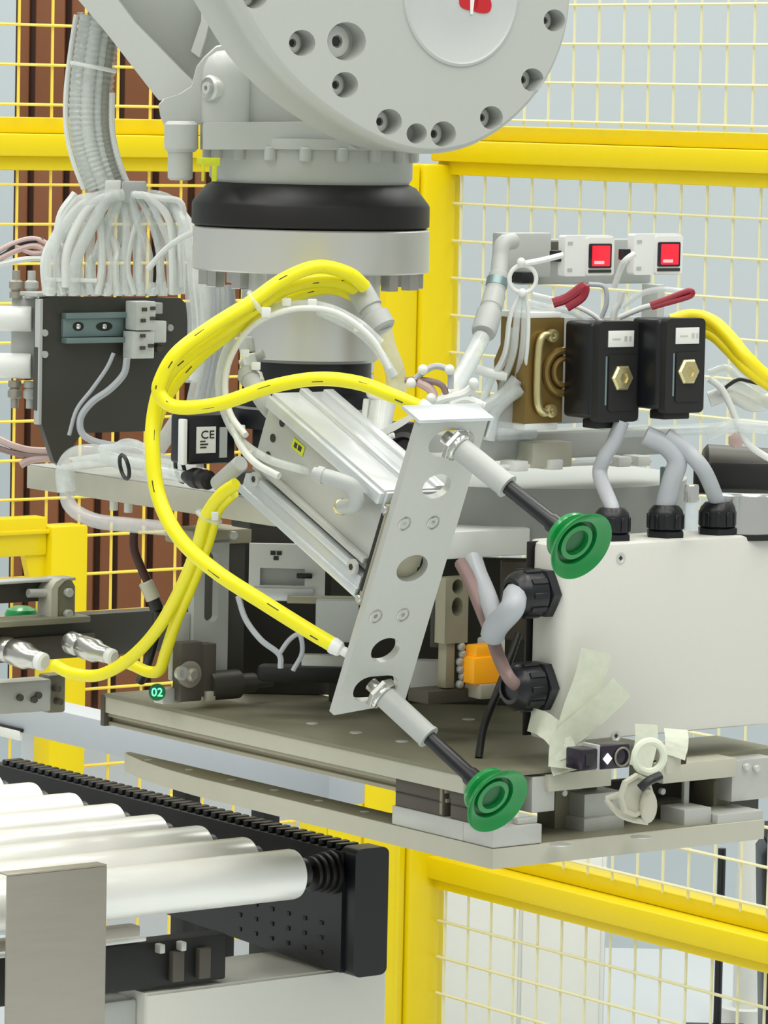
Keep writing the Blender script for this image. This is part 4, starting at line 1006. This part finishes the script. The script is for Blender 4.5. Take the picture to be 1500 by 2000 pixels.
# ------------------------------------------------------------------ terminal plate with rail and terminals
YT = 3.90; mt_ = MM(YT); TP = TF(80, 580, YT); tz = Fr(TP.o, TP.ax, TP.az, TP.ay)
def tp2(px, py): h = TP.hit(px, py, 1, 0); return (h[0], h[2])
tpl = thing('terminal_plate', 'dark grey sheet steel plate with rounded top carrying a terminal rail', 'plate', P(150, 905, YT))
B().prism(tz, [tp2(*p) for p in ((76, 600), (80, 584), (94, 580), (352, 582), (366, 596), (366, 640), (355, 720), (330, 790), (290, 842), (160, 846), (118, 910), (106, 902), (72, 800))], 0, 9).out('plate', 'plate_steel_dark', tpl)
B().box(TP, -6, 240, 2, 40, 0, 8, .0006).out('top_flange', 'grey_plastic', tpl)
B().box(TP, -4, 2, -3, 8, -250, -4, .0006).out('edge', 'grey_plastic', tpl)
for (x, y) in ((330, 640), (85, 650), (85, 692)):
    q = tp2(x, y); B().cyl(tz.pt(q[0], q[1], 0), tz.pt(q[0], q[1], -4), 7 * mt_, seg=12).out('rivet', 'grey_plastic', tpl)
rl = thing('terminal_rail', 'bluish zinc mounting rail with two slots on the dark plate', 'rail', P(180, 670, YT))
q0 = tp2(118, 672); q1 = tp2(240, 606)
B().box(tz, q0[0], q1[0], q0[1] + 14, q1[1] - 14, -6, -.5, .0004).out('web', 'zinc', rl)
B().box(tz, q0[0], q1[0] + 10, q1[1] - 14, q1[1] - 3, -12, -1, .0006).out('rail_lip', 'zinc', rl)
B().box(tz, q0[0], q1[0] + 10, q0[1] + 2, q0[1] + 13, -14, -1, .0006).out('rail_lip', 'zinc', rl)
for (x, w_) in ((147, 10), (198, 15)):
    q = tp2(x, 637); o_ = B().prism(tz.at(q[0], q[1], 0), circ(0, 0, w_, 18, 9), -7, -5.5).out('slot', 'socket_dark', rl)
    B().ball(tz.pt(q[0] - 1, q[1], -7), 6 * mt_, 10, (1, .4, 1)).out('screw', 'bright_steel', o_)
tb_ = thing('terminal_block', 'translucent grey terminal block clipped on the end of the zinc rail', 'terminal block', P(265, 700, YT))
q0 = tp2(236, 698); q1 = tp2(286, 586)
B().box(tz, q0[0], q1[0] - 10, q0[1] + 56, q1[1], -32, -8, .001).out('upper', 'sleeve', tb_)
B().box(tz, q0[0] - 4, q1[0] - 10, q0[1], q0[1] + 54, -30, -8, .001).out('lower', 'sleeve', tb_)
B().box(tz, q1[0] - 10, q1[0] + 20, q0[1] + 30, q1[1] - 40, -22, -4, .001).out('side', 'sleeve', tb_)
B().box(tz, q1[0] - 8, q1[0] + 14, q1[1] - 26, q1[1] - 4, -20, -4, .001).out('side', 'grey_plastic', tb_)
for (a, c) in ((12, 20), (12, 44), (28, 24), (12, 74), (30, 78), (14, 96), (30, 98)):
    B().box(tz, q0[0] + a - 4, q0[0] + a + 5, q0[1] + c - 2, q0[1] + c + 5, -33.5, -31, 0).out('opening', 'dark_block', tb_)
for (x, y) in ((312, 632), (304, 668), (302, 680)):
    q = tp2(x, y); B().cyl(tz.pt(q[0], q[1], -4), tz.pt(q[0], q[1], -12), 8 * mt_, seg=12).out('screw', 'dark_block', tb_)
# wires hanging from the terminal block
for i, (pts, r) in enumerate((([(248, 700), (242, 730), (215, 760), (180, 785), (158, 815), (160, 845), (185, 862), (230, 870), (270, 868)], 7), ([(222, 690), (208, 720), (180, 760), (150, 800), (135, 850)], 4))):
    B().tube([P(x, y, YT - .015) for x, y in pts], r * mt_, 9, 6).out('grey_wire', 'cable_grey', label=('thicker grey wire curling from the terminal block to the beam', 'thinner grey wire slanting across the dark plate')[i], cat='wire', group='wires below the terminal block')
# ------------------------------------------------------------------ white air valves at the far left
av = thing('air_valve_block', 'grey and white air valve block with round white knobs beside the terminal plate', 'valve', P(40, 740, 3.95))
f = FF(45, 740, 3.94)
B().box(f, -25, 28, 0, 50, 0, 160, .003).out('body', 'grey_plastic', av)
for z in (26, 118):
    B().lathe(f.pt(0, -10, z), -Xv, [(24 * mt_, -16 * mt_), (25 * mt_, -12 * mt_), (25 * mt_, 58 * mt_), (22 * mt_, 62 * mt_), (0, 62 * mt_)], 24).out('knob', 'white_plastic', av)
for z, s_ in ((-12, -1), (166, 1)):
    for x in (-16, 14):
        B().lathe(f.pt(x, 0, z), Zv * s_, [(13 * mt_, -8 * mt_), (13 * mt_, 4 * mt_), (9 * mt_, 6 * mt_), (14 * mt_, 12 * mt_), (14 * mt_, 24 * mt_), (8 * mt_, 28 * mt_), (8 * mt_, 46 * mt_), (0, 46 * mt_)], 14).out('port', 'brushed_steel' if x < 0 else 'grey_plastic', av)
WL = ('pink wire topmost in the arch over the air valve block', 'thicker pink wire under the topmost one over the air valve block', 'black wire arching over the air valve block', 'white wire lying lowest over the air valve block',
      'short wavy pink wire between the valve block and the tube fan', 'pink wire sagging toward the foot of the dark plate', 'mauve wire sagging toward the foot of the dark plate', 'short pink cable end lying on the end of the beam')
for i, (pts, r, mat) in enumerate((([(-20, 500), (20, 478), (60, 466), (90, 475), (110, 500)], 5, 'cable_pink'), ([(-20, 515), (30, 490), (70, 480), (100, 500)], 6, 'cable_pink'), ([(-20, 510), (10, 495), (40, 475), (85, 468)], 4, 'cable_black'),
                     ([(-20, 520), (40, 508), (80, 505), (100, 512)], 6, 'cable_white'), ([(30, 480), (70, 495), (120, 480), (135, 500)], 5, 'cable_pink'),
                     ([(-20, 850), (30, 872), (70, 880), (130, 880)], 7, 'cable_pink'), ([(-20, 870), (30, 885), (80, 890), (140, 885)], 6, 'cable_mauve'), ([(40, 908), (60, 898), (95, 895), (135, 900)], 8, 'cable_pink'))):
    lab = WL[i]
    B().tube([P(x, y, 3.97) for x, y in pts], r * mt_, 8, 6).out('wire', mat, label=lab, cat='wire', group='wires over the valve block' if i < 5 else 'wires at the plate foot')
# ------------------------------------------------------------------ corrugated dress-pack hose and tube fan
YH = 3.93; mh = MM(YH)
dp = thing('dress_pack_hose', 'clear corrugated hose full of cables hanging beside the robot arm', 'hose', P(225, 370, YH))
path = [P(x, y, YH) for x, y in ((196, 30), (185, 100), (176, 180), (176, 250), (188, 310), (210, 370))]
n_r = [0]
B().tube(path, 46 * mh, 20, 26, rs=lambda t: mh * (44 + 2.2 * math.sin(t * 2 * math.pi * 34))).out('outer_sleeve', 'clear_hose', dp)
for i, (dx, dy, r, mat) in enumerate(((-26, 0, 14, 'sleeve'), (-4, -8, 13, 'cable_white'), (16, 4, 13, 'sleeve'), (30, -4, 8, 'alu_dark'), (6, 14, 14, 'alu_beige'), (-14, 16, 12, 'alu_dark'))):
    pp = [p + Vector((dx * mh, dy * mh, 0)) for p in path]
    B().tube(pp, r * mh, 10, 22, rs=lambda t, r=r: mh * r * (1 + .10 * math.sin(t * 2 * math.pi * 30))).out('inner_cable', mat, dp)
B().tube([p + Vector((-45 * mh, -.01, 0)) for p in path], 5 * mh, 8, 6).out('seam', 'cable_white', dp)
B().tube([p + Vector((44 * mh, -.008, 0)) for p in path[2:]], 6 * mh, 8, 6).out('seam', 'cable_white', dp)
B().tube([P(138, 122, YH - .02), P(180, 130, YH - .028), P(226, 140, YH - .02)], 4 * mh, 8, 5).out('cable_tie', 'white_plastic', dp)
hc_ = thing('hose_clamp', 'grey clamp block holding the tube fan below the corrugated hose', 'clamp', P(255, 395, 3.90))
B().box(FF(258, 398, 3.90), -22, 26, 0, 40, 0, 44, .002).out('block', 'drum_grey', hc_)
B().box(FF(222, 392, 3.90), -18, 14, 0, 40, 0, 40, .002).out('jaw', 'sleeve', hc_)
fan = thing('tube_bundle', 'fan of clear air tubes arching from the clamp down to the terminal plate', 'tubes', P(215, 575, 3.91))
random.seed(3)
for (sx, mx, my, ex, ey, r, mat) in ((222, 150, 400, 96, 575, 13, 'clear_tube'), (230, 165, 415, 128, 560, 9, 'cable_white'), (262, 330, 430, 338, 575, 8, 'cable_white'), (258, 318, 445, 345, 575, 7, 'clear_tube'),
                                     (240, 180, 440, 145, 575, 12, 'clear_tube'), (262, 355, 400, 352, 560, 7, 'cable_white')):
    B().tube([P(sx, 380, 3.895), P((sx + mx) / 2, 388, 3.89), P(mx, my, 3.89), P(ex * .9 + mx * .1, (my + ey) / 2, 3.89), P(ex, ey, 3.895)], r * mh, 10, 7).out('tube', mat, fan)
for i in range(13):
    t_ = i / 12
    ex = 92 + 262 * t_; sx = 215 + 60 * t_ + random.uniform(-6, 6); Yd = 3.90 + random.uniform(0, .05)
    w_ = ex - sx; hgt = 372 + random.uniform(-6, 16) + (18 if abs(w_) < 60 else 0)
    mid = [(sx + w_ * .42, hgt + 14 + 20 * random.random()), (sx + w_ * .86, hgt + 70 + 30 * random.random()), (ex + random.uniform(-4, 4), 510)]
    r = random.choice((6, 7, 8, 9)) + (4 if i in (0, 2) else 0)
    B().tube([P(sx, 386, Yd), *[P(x, y, Yd) for x, y in mid], P(ex, 574, Yd)], r * mh, 9, 6).out('tube', 'clear_tube' if i % 4 else 'cable_white', fan)
for i in range(12):
    x0_ = 120 + i * 18 + random.uniform(-5, 5)
    y0_ = 440 + random.uniform(-25, 40)
    B().tube([P(x0_ + random.uniform(-30, 40), y0_ - 40, 3.91), P(x0_, y0_ + 10, 3.905), P(x0_ + random.uniform(-14, 14), 520, 3.90), P(x0_ + random.uniform(-8, 8), 575, 3.90)], random.choice((6, 8)) * mh, 9, 6).out('tube', 'clear_tube' if i % 4 else 'sleeve', fan)
for i in range(7):
    B().tube([P(270 + 4 * i, 380 + i * 3, 3.92), P(330 + 5 * i, 392 + i * 6, 3.9), P(362 + 4 * i, 455 + 6 * i, 3.88), P(372 + 5 * i, 560, 3.86), P(378 + 6 * i, 650, 3.86), P(360 + 9 * i, 745, 3.85)], (9 if i % 2 else 12) * mh, 9, 6).out('tube', ('clear_tube', 'sleeve', 'cable_white')[i % 3], fan)
for i in range(11):
    B().lathe(P(98 + 22 * i, 578, 3.905), Zv, [(9 * mh, 0), (9 * mh, 14 * mh), (6 * mh, 16 * mh), (6 * mh, 26 * mh)], 12).out('fitting', 'white_plastic', fan)
B().box(FF(180, 552, 3.895), -90, 10, 0, 6, 0, 8, .0006).out('tie_bar', 'white_plastic', fan)
B().tube([P(290, 525, 3.86), P(320, 490, 3.85), P(352, 466, 3.84), P(385, 450, 3.83)], 6 * mh, 8, 5).out('tube', 'cable_white', fan)
pb = thing('clear_sleeve', 'wide crinkled clear plastic sleeve bundle hanging left of the spacer', 'sleeve', P(400, 770, 3.82))
for i in range(6):
    B().tube([P(402 + 9 * i, 560, 3.84), P(404 + 9 * i, 620, 3.83), P(398 + 9 * i, 690, 3.83), P(374 + 10 * i, 800, 3.83)], (14, 10, 12)[i % 3] * mh, 10, 5).out('strand', ('clear_tube', 'sleeve', 'cable_grey')[i % 3], pb)
# clear plastic wrapped cable lying on the beam
wr = thing('wrapped_cable', 'clear film wrapped cable bundle lying along the beam with black ties', 'cable', P(280, 930, 3.82))
for i, (pts, r, mat) in enumerate((([(130, 960), (128, 915), (150, 890), (200, 888), (280, 912), (340, 920)], 20, 'clear_tube'), ([(150, 905), (220, 898), (300, 905), (400, 930)], 15, 'sleeve'), ([(200, 880), (260, 880), (320, 900), (390, 915)], 14, 'clear_tube'),
                     ([(130, 930), (135, 985), (180, 1015), (250, 1025), (330, 1032)], 15, 'clear_tube'), ([(130, 940), (142, 990), (190, 1012), (250, 1018), (320, 1028)], 5, 'cable_pink'), ([(215, 885), (240, 865), (270, 868), (300, 890)], 8, 'clear_tube'), ([(300, 890), (340, 830), (360, 800)], 16, 'clear_tube'))):
    B().tube([P(x, y, 3.84 - .0005 * i - (x - 130) * .00033) for x, y in pts], r * mb, 10, 6).out('strand', mat, wr)
for x, y in ((243, 912), (352, 918)):
    B().torus(P(x, y, 3.79 - (x - 130) * .0003), Vector((.9, .4, .2)), 24 * mb, 4 * mb, 24, 6).out('cable_tie', 'cable_black', wr)
# black module with a white certification label, connector with boot
md = thing('relay_module', 'small black module with a white label behind the yellow cable loop', 'module', P(400, 905, 3.74))
f = TF(368, 908, 3.68)
B().box(f, 0, 90, 0, 40, 0, 98, .003).out('body', 'black_plastic', md)
o_ = B().box(f, 14, 50, -1.5, 0, 22, 74, 0).out('label_plate', 'label_white', md, 'white printed label')
lettering('letters', 'CE', Fr(f.pt(34, -2, 58), f.ax, f.az, f.ay), 22, 'ink', o_)
for z, w_ in ((32, 12), (38, 15), (44, 10)): B().box(f, 20, 20 + w_, -2, -1.4, z, z + 3, 0).out('print', 'ink', o_)
B().box(f, 58, 72, -1.5, 0, 12, 72, 0).out('strip_label', 'grey_plastic', md)
B().box(f, -12, -4, -2, 10, 0, 90, .001).out('side_strip', 'white_plastic', md)
bt = thing('cable_boot', 'black rubber strain boot and pale plug at the end of the beam', 'connector', P(410, 945, 3.68))
B().lathe(P(360, 930, 3.70), P(432, 942, 3.66) - P(360, 930, 3.70), [(9 * mb, 0), (17 * mb, .01), (20 * mb, .014), (20 * mb, .022), (15 * mb, .024), (19 * mb, .026), (19 * mb, .034), (10 * mb, .036)], 18).out('boot', 'black_rubber', bt)
B().cyl(P(425, 945, 3.67), P(470, 905, 3.63), 16 * mb, seg=16, ch=.001).out('plug', 'grey_plastic', bt)
B().cyl(P(300, 918, 3.73), P(365, 932, 3.70), 12 * mb, seg=14).out('cable', 'clear_tube', bt)
# hanging dark brown cable with plug
hg = thing('hanging_plug', 'dark brown cable with a pale sensor plug hanging below the beam', 'connector', P(305, 1195, 3.84))
B().tube([P(262, 1035, 3.84), P(262, 1070, 3.84), P(272, 1100, 3.84), P(290, 1140, 3.84)], 9 * mb, 10, 6).out('cable', 'cable_brown', hg)
B().cyl(P(284, 1136, 3.84), P(300, 1172, 3.84), 15 * mb, seg=12, ch=.001).out('plug', 'alu_beige', hg)
B().cyl(P(298, 1168, 3.84), P(308, 1192, 3.84), 14 * mb, seg=12, ch=.001).out('tip', 'black_plastic', hg)
B().tube([P(308, 1190, 3.84), P(306, 1230, 3.85), P(290, 1290, 3.86), P(275, 1330, 3.88)], 10 * mb, 10, 5).out('lower_cable', 'cable_black', hg)
# ------------------------------------------------------------------ yellow cables
yr = 13.2 * mb
def yc(label, pts, r=yr, group=None):
    c = B().tube([P(*p) for p in pts], r, 14, 8).out('yellow_cable', 'cable_yellow', label=label, cat='cable', group=group)
    sm = smooth_pts([P(*p) for p in pts], 8)
    mk_ = B(); n_ = 0
    for i in range(5, len(sm) - 5, 9):
        up_ = (sm[i + 1] - sm[i]).cross(Yv).normalized() * (r * (.25 if (i // 9) % 2 else -.3))
        mk_.tube([sm[i + j] + up_ - Yv * (r * .93) for j in (0, 1, 2)], r * .10, 5, 2)
    mk_.out('print_mark', 'ink', c)
    return c
yc('yellow cable looping from the flange round to the back of the arm plate', [(712, 560, 3.56), (680, 534, 3.55), (620, 521, 3.54), (555, 545, 3.53), (490, 590, 3.52), (410, 640, 3.50), (345, 690, 3.49), (315, 740, 3.49), (312, 770, 3.49), (345, 795, 3.485), (430, 788, 3.47), (530, 755, 3.455), (620, 740, 3.44), (700, 748, 3.43), (765, 772, 3.42), (826, 798, 3.42)])
yc('yellow cable falling in a long curve to the lower end of the arm plate', [(700, 565, 3.57), (660, 550, 3.56), (610, 549, 3.555), (560, 562, 3.545), (510, 592, 3.535), (430, 648, 3.52), (370, 690, 3.51), (325, 735, 3.51), (303, 800, 3.51), (298, 880, 3.50), (310, 970, 3.49), (350, 1050, 3.47), (420, 1115, 3.45), (520, 1180, 3.44), (600, 1230, 3.435), (658, 1264, 3.43)], 14.2 * mb)
yc('yellow cable bundled above the flange spacer under the other yellow loops', [(690, 575, 3.58), (650, 562, 3.575), (600, 568, 3.57), (550, 588, 3.56), (500, 612, 3.545), (440, 655, 3.535), (385, 700, 3.53), (340, 750, 3.53), (312, 800, 3.53), (300, 840, 3.53)])
yc('yellow cable running down from the cylinder to the nearer steel plug', [(462, 945, 3.60), (430, 968, 3.61), (402, 1010, 3.63), (385, 1070, 3.66), (355, 1145, 3.70), (310, 1225, 3.75), (255, 1285, 3.79), (195, 1318, 3.82), (140, 1315, 3.84), (105, 1298, 3.85)], 12.5 * mb)
yc('yellow cable running down from the cylinder in a sharp bend to the farther steel plug', [(455, 962, 3.61), (425, 995, 3.63), (405, 1060, 3.66), (375, 1140, 3.70), (345, 1210, 3.75), (325, 1270, 3.79), (312, 1308, 3.81), (290, 1312, 3.82), (262, 1300, 3.83), (240, 1292, 3.85)], 12 * mb)
ty = thing('cable_tie', 'clear cable tie round the yellow cable bundle under the flange', 'cable tie', P(500, 600, 3.52))
B().torus(P(505, 594, 3.527), Vector((-.75, .1, -.62)), 27 * mb, 5 * mb, 24, 8).out('band', 'clear_tube', ty)
B().box(FF(520, 610, 3.50), -9, 9, -4, 4, -10, 10, .0008).out('lock', 'white_plastic', ty)
ty = thing('cable_tie', 'clear cable tie round the two yellow cables below the beam', 'cable tie', P(405, 1010, 3.62))
B().torus(P(408, 1010, 3.635), Vector((-.4, .1, -.9)), 23 * mb, 5 * mb, 24, 8).out('band', 'clear_tube', ty)
B().box(FF(420, 1008, 3.60), -7, 7, -4, 4, -8, 8, .0008).out('lock', 'white_plastic', ty)
for (x, y, Yd, lab) in ((660, 1266, 3.428, 'white cable end ferrule at the lower edge of the arm plate'), (832, 800, 3.42, 'white cable end ferrule on the folded lip of the arm plate')):
    t = thing('cable_ferrule', lab, 'ferrule', P(x, y, Yd))
    d_ = Vector((.8, -.2, -.4))
    B().lathe(P(x, y, Yd) - d_.normalized() * .006, d_, [(15 * mb, 0), (16 * mb, .002), (14 * mb, .008), (9 * mb, .010), (9 * mb, .016), (0, .016)], 16).out('ferrule', 'white_plastic', t)
# round cable gland connector at the end of the yellow loop by the flange
cg = thing('hose_connector', 'grey corrugated connector sleeve at the end of the yellow cable loops', 'connector', P(750, 650, 3.57))
B().lathe(P(700, 562, 3.575), P(752, 650, 3.56) - P(700, 562, 3.575), [(22 * mb, 0), (24 * mb, .003), (24 * mb, .02), (20 * mb, .021), (20 * mb, .026), (27 * mb, .028), (27 * mb, .04), (22 * mb, .042)], 22).out('sleeve', 'grey_plastic', cg)
B().tube([P(745, 640, 3.565), P(755, 680, 3.57), P(770, 720, 3.58), P(775, 760, 3.60)], 19 * mb, 12, 6).out('hose', 'clear_tube', cg)
B().tube([P(722, 660, 3.56), P(745, 690, 3.565), P(768, 735, 3.58)], 7 * mb, 10, 6).out('inner_tube', 'sleeve', cg)
# clear tube ring round the cylinder
ct = thing('clear_tube_loop', 'big loop of clear tubing tied round the flange spacer in front of the cylinder', 'tube', P(560, 900, 3.53))
for i, (pts, r, mat) in enumerate((([(745, 670), (700, 630), (640, 600), (580, 594), (520, 605), (470, 640), (440, 690), (428, 750), (440, 810), (470, 860), (520, 895), (570, 912), (625, 926)], 8, 'clear_tube'),
                     ([(760, 720), (725, 660), (660, 612), (590, 602), (525, 618), (480, 650), (448, 705), (440, 760), (452, 812), (480, 850)], 6, 'cable_white'),
                     ([(770, 735), (735, 680), (690, 640), (620, 606)], 9, 'clear_tube'), ([(455, 830), (470, 870), (500, 905), (545, 930)], 7, 'sleeve'))):
    B().tube([P(x, y, 3.545 - .012 * (i == 1) - max(0, (y - 800)) * .0006) for x, y in pts], r * mb, 10, 6).out('tube', mat, ct)
for (x, y) in ((560, 590), (610, 592), (700, 640), (470, 838), (500, 715), (478, 690)):
    B().box(FF(x, y, 3.535), -9, 9, -6, 6, -8, 8, .001).out('clip', 'white_plastic', ct)
ff = thing('flow_fitting', 'white flow control fittings in front of the hub left of the spacer', 'fitting', P(490, 740, 3.58))
B().cyl(P(486, 690, 3.57), P(494, 735, 3.57), 13 * mb, seg=14, ch=.001).out('barrel', 'white_plastic', ff)
B().cyl(P(470, 712, 3.575), P(515, 690, 3.57), 9 * mb, seg=12, ch=.0006).out('branch', 'grey_plastic', ff)
B().cyl(P(480, 660, 3.575), P(484, 690, 3.572), 15 * mb, seg=8, ch=.001).out('knob', 'grey_plastic', ff)
B().cyl(P(494, 732, 3.57), P(500, 752, 3.565), 18 * mb, seg=16, ch=.001).out('collar', 'white_plastic', ff)
gv = thing('plug_holder', 'clear grey plug holder with a round socket right of the hub', 'connector', P(745, 850, 3.57))
B().cyl(P(748, 770, 3.58), P(738, 850, 3.56), 27 * mb, 22 * mb, seg=20, ch=.001).out('body', 'sleeve', gv)
B().torus(P(748, 772, 3.578), Vector((.12, -.3, 1)), 27 * mb, 5 * mb, 24, 8).out('rim', 'white_plastic', gv)
B().tube([P(716, 780, 3.57), P(712, 820, 3.565), P(720, 850, 3.56), P(745, 862, 3.555), P(770, 850, 3.55)], 6 * mb, 8, 5).out('bail', 'white_plastic', gv)
B().lathe(P(790, 880, 3.55), Vector((-.3, -.9, .2)), [(34 * mb, -.006), (34 * mb, .004), (24 * mb, .006), (20 * mb, .002), (0, .002)], 26).out('socket', 'black_rubber', gv)
B().prism(XZ(FF(775, 830, 3.52)), spline2([(-40, -20), (-10, 2), (35, 24), (30, 12), (-5, -12), (-38, -26)], 3), 0, 4).out('blade', 'white_plastic', gv)
# ------------------------------------------------------------------ second gripper arm at the left
la = thing('left_gripper_arm', 'grey horizontal gripper arm with clamp saddle at the left edge', 'arm', P(150, 1290, 3.96))
f = TF(160, 1270, 3.96)
B().box(f, -220, 180, 0, 30, -14, 70, .001).out('bar', 'plate_steel_dark', la)
B().box(f, -220, 20, -6, 0, -10, 34, .001).out('front_plate', 'dark_block', la)
B().box(f, -220, -10, -30, 0, 62, 74, .001).out('ledge', 'alu_dark', la)
B().box(f, -220, -16, 10, 20, 100, 142, .001).out('upper_bar', 'plate_steel_dark', la)
B().box(f, -220, -16, -4, 22, 140, 146, .001).out('upper_flange', 'grey_plastic', la)
h = f.hit(124, 1160, 1, -10)
B().prism(Fr(f.pt(h[0], -14, h[2]), f.ax, f.az, f.ay), [(-18, -50), (18, -50), (18, 14), (12, 26), (0, 31), (-12, 26), (-18, 14)], 0, 26).out('saddle', 'alu_dark', la)
B().prism(Fr(f.pt(h[0] - 17, -12, h[2]), f.ax, f.az, f.ay), [(-12, -44), (0, -44), (0, 14), (12, 27), (22, 31), (8, 33), (-4, 26), (-12, 12)], -6, 24).out('saddle_face', 'alu_beige', la)
for dz in (4, -38): B().cyl(f.pt(h[0] + 2, -15, h[2] + dz), f.pt(h[0] + 2, -22, h[2] + dz), 9 * mt_, seg=12, ch=.0004).out('screw', 'bolt_grey', la)
B().tube([f.pt(h[0] - 60, -4, h[2] + 4), f.pt(h[0] - 10, -4, h[2] + 2)], 9 * mt_, 10, 1).out('pin', 'anodised', la)
B().lathe(P(42, 1205, 3.99), Zv, [(34 * mt_, -.004), (34 * mt_, .003), (30 * mt_, .007), (16 * mt_, .010), (0, .0105)], 32).out('green_cup', 'green_rubber', la, 'green rubber cup')
for (x, y, lab) in ((70, 1288, 'shiny steel cable plug at the end of the nearer yellow cable'), (205, 1278, 'shiny steel cable plug in front of the grey arm bar')):
    t = thing('cable_plug', lab, 'plug', P(x, y + 25, 3.88), 'steel plugs on the yellow cables')
    a_ = P(x - 75, y - 26, 3.90); d_ = P(x + 35, y + 12, 3.86) - a_
    k_ = 1.0 if x < 100 else .86
    B().lathe(a_, d_, [(20 * mb * k_, 0), (27 * mb * k_, .004), (27 * mb * k_, .014), (24 * mb * k_, .016), (28 * mb * k_, .019), (28 * mb * k_, .036), (22 * mb * k_, .040), (20 * mb * k_, .050)], 14).out('shell', 'steel', t)
    u = d_.normalized()
    B().lathe(a_ + u * .048, u, [(19 * mb * k_, 0), (19 * mb * k_, .008), (14 * mb * k_, .010)], 16).out('collar', 'white_plastic', t)
lb_ = thing('left_foot_block', 'pale grey machined block under the left gripper arm', 'block', P(60, 1390, 3.98))
f = TF(100, 1385, 3.96)
B().box(f, -160, 0, 0, 30, -4, 60, .002).out('block', 'anodised', lb_)
B().box(f, 0, 32, 6, 30, -10, 66, .002).out('side', 'alu_dark', lb_)
for (a, z) in ((-60, 28), (-34, 22), (-26, 30), (10, 40), (14, 14)): B().cyl(f.pt(a, 6, z), f.pt(a, -5, z), 7 * mt_, seg=12, ch=.0004).out('screw', 'dark_block', lb_)
# ------------------------------------------------------------------ roller conveyor
YK = 3.80; K = TF(690, 1905, YK); mk = MM(YK)
cv = thing('roller_conveyor', 'chain conveyor frame with black side guard and grey end cover', 'conveyor', K.pt(-200, 200, -800))
def kx(px, py, k, v=0): return K.hit(px, py, k, v)
zt_ = kx(690, 1662, 1, 0)[2]
LK = 820
fz = Fr(K.o, K.ax, K.az, K.ay)
B().prism(fz, rrect(0, 66, -6, zt_ + 2, 14, 5), 0, 30).out('end_cap', 'black_plastic', cv)
B().box(K, -4, 62, 24, LK, 92, zt_ - 8, .001).out('guard', 'black_matte', cv)
B().prism(Fr(K.o, K.ay, K.az, K.ax), [(20, 0), (70, 0), (LK, 40), (LK, zt_ - 60), (20, zt_ - 60)], -6, 50).out('side_frame', 'black_plastic', cv)
for k in range(44):
    l = 34 + k * 17.5
    B().box(K, 2, 40, l, l + 10, zt_ - 8, zt_ + 4, .0008, 1).out('chain_link', 'black_plastic', cv)
for k in range(4):
    B().lathe(K.pt(-6, 40 + 0 * k, 0) - Rv * (k * 15 * mk) + Zv * ((zt_ - 52) * mk), -Rv, [(42 * mk - k * mk * 3, 0), (44 * mk - k * mk * 3, 3 * mk), (44 * mk - k * mk * 3, 10 * mk), (38 * mk - k * mk * 3, 12 * mk)], 28).out('belt_wheel', 'black_rubber', cv)
for i in range(6):
    for j in range(3):
        q = K.pt(-6.5, 60 + i * 34, 30 + j * 30)
        B().box(Fr(q, Rv * mk, Lv * mk, Zv * mk), -1.5, 0, -5, 5, -4, 4, 0).out('guard_hole', 'socket_dark', cv)
# far guard rail and inside of the frame
B().box(K, -900, -190, 60, 90, 0, 92, .002).out('cross_member', 'black_matte', cv)
B().box(K, -900, -380, 30, 50, 118, 138, .001).out('lower_tube', 'brushed_steel', cv)
B().box(K, -900, -350, 50, 70, 98, 106, .001).out('tray_edge', 'white_plastic', cv)
for x in (-300, -250): B().box(K, x, x + 22, 50, 60, 10, 70, .001).out('bracket', 'dark_block', cv)
for x in (-330, -290): B().box(K, x, x + 10, 44, 56, 72, 90, .001).out('bolt', 'anodised', cv)
# grey plastic cover below
fB = TF(295, 1945, 3.72)
B().loft([[fB.pt(a, b_, z) for a, b_ in rrect(-8, 470, 0, 140, 8)] for z in (-300, 0)] , True, True).out('cover', 'box_plastic', cv)
B().prism(Fr(fB.o, fB.ax, fB.ay, fB.az), [(-8, 4), (470, 4), (470, 136), (-8, 136)], 0, 5).out('cover_top', 'box_plastic', cv)
B().box(fB, -120, -6, 60, 150, 0, 20, .002).out('cover_tongue', 'box_plastic', cv)
B().box(fB, -70, -8, 20, 90, -220, -10, .003).out('cover_side', 'grey_plastic', cv)
B().box(K, 6, 50, 300, 340, -900, 20, .002).out('leg', 'black_matte', cv)
# rollers
h = K.hit(578, 1700, 1, 30)
RZ = zt_ - 46; RR = 50 * mk; rx = h[0]
pitch = 0.0715 / (mk / 0.6)
for k in range(8):
    l = 36 + k * pitch
    q = K.pt(rx, l, RZ)
    t = thing('conveyor_roller', ('first', 'second', 'third', 'fourth', 'fifth', 'sixth', 'seventh', 'eighth')[k] + ' polished roller counted from the open end of the conveyor', 'roller', q - Rv * .3, 'chrome conveyor rollers')
    B().lathe(q, -Rv, [(RR * .8, -.001), (RR * .97, 0), (RR, .003), (RR, .62), (RR * .8, .621)], 40).out('tube', 'roller_blown_white', t)
    B().lathe(q, Rv, [(RR * .6, 0), (RR * .6, .012), (RR * .25, .013), (RR * .25, .025)], 24).out('end_bearing', 'black_plastic', t)
# stainless bracket plate in front of the rollers
bk = thing('steel_bracket', 'flat brushed stainless bracket plate standing in front of the rollers', 'bracket', P(105, 2000, 3.62))
f = TF(15, 1712, 3.53)
B().box(f, 0, 188, 0, 4, -420, 0, .0008).out('plate', 'brushed_steel', bk)
B().box(f, 0, 188, 0, 22, 0, 4, .0008).out('bent_edge', 'brushed_steel', bk)
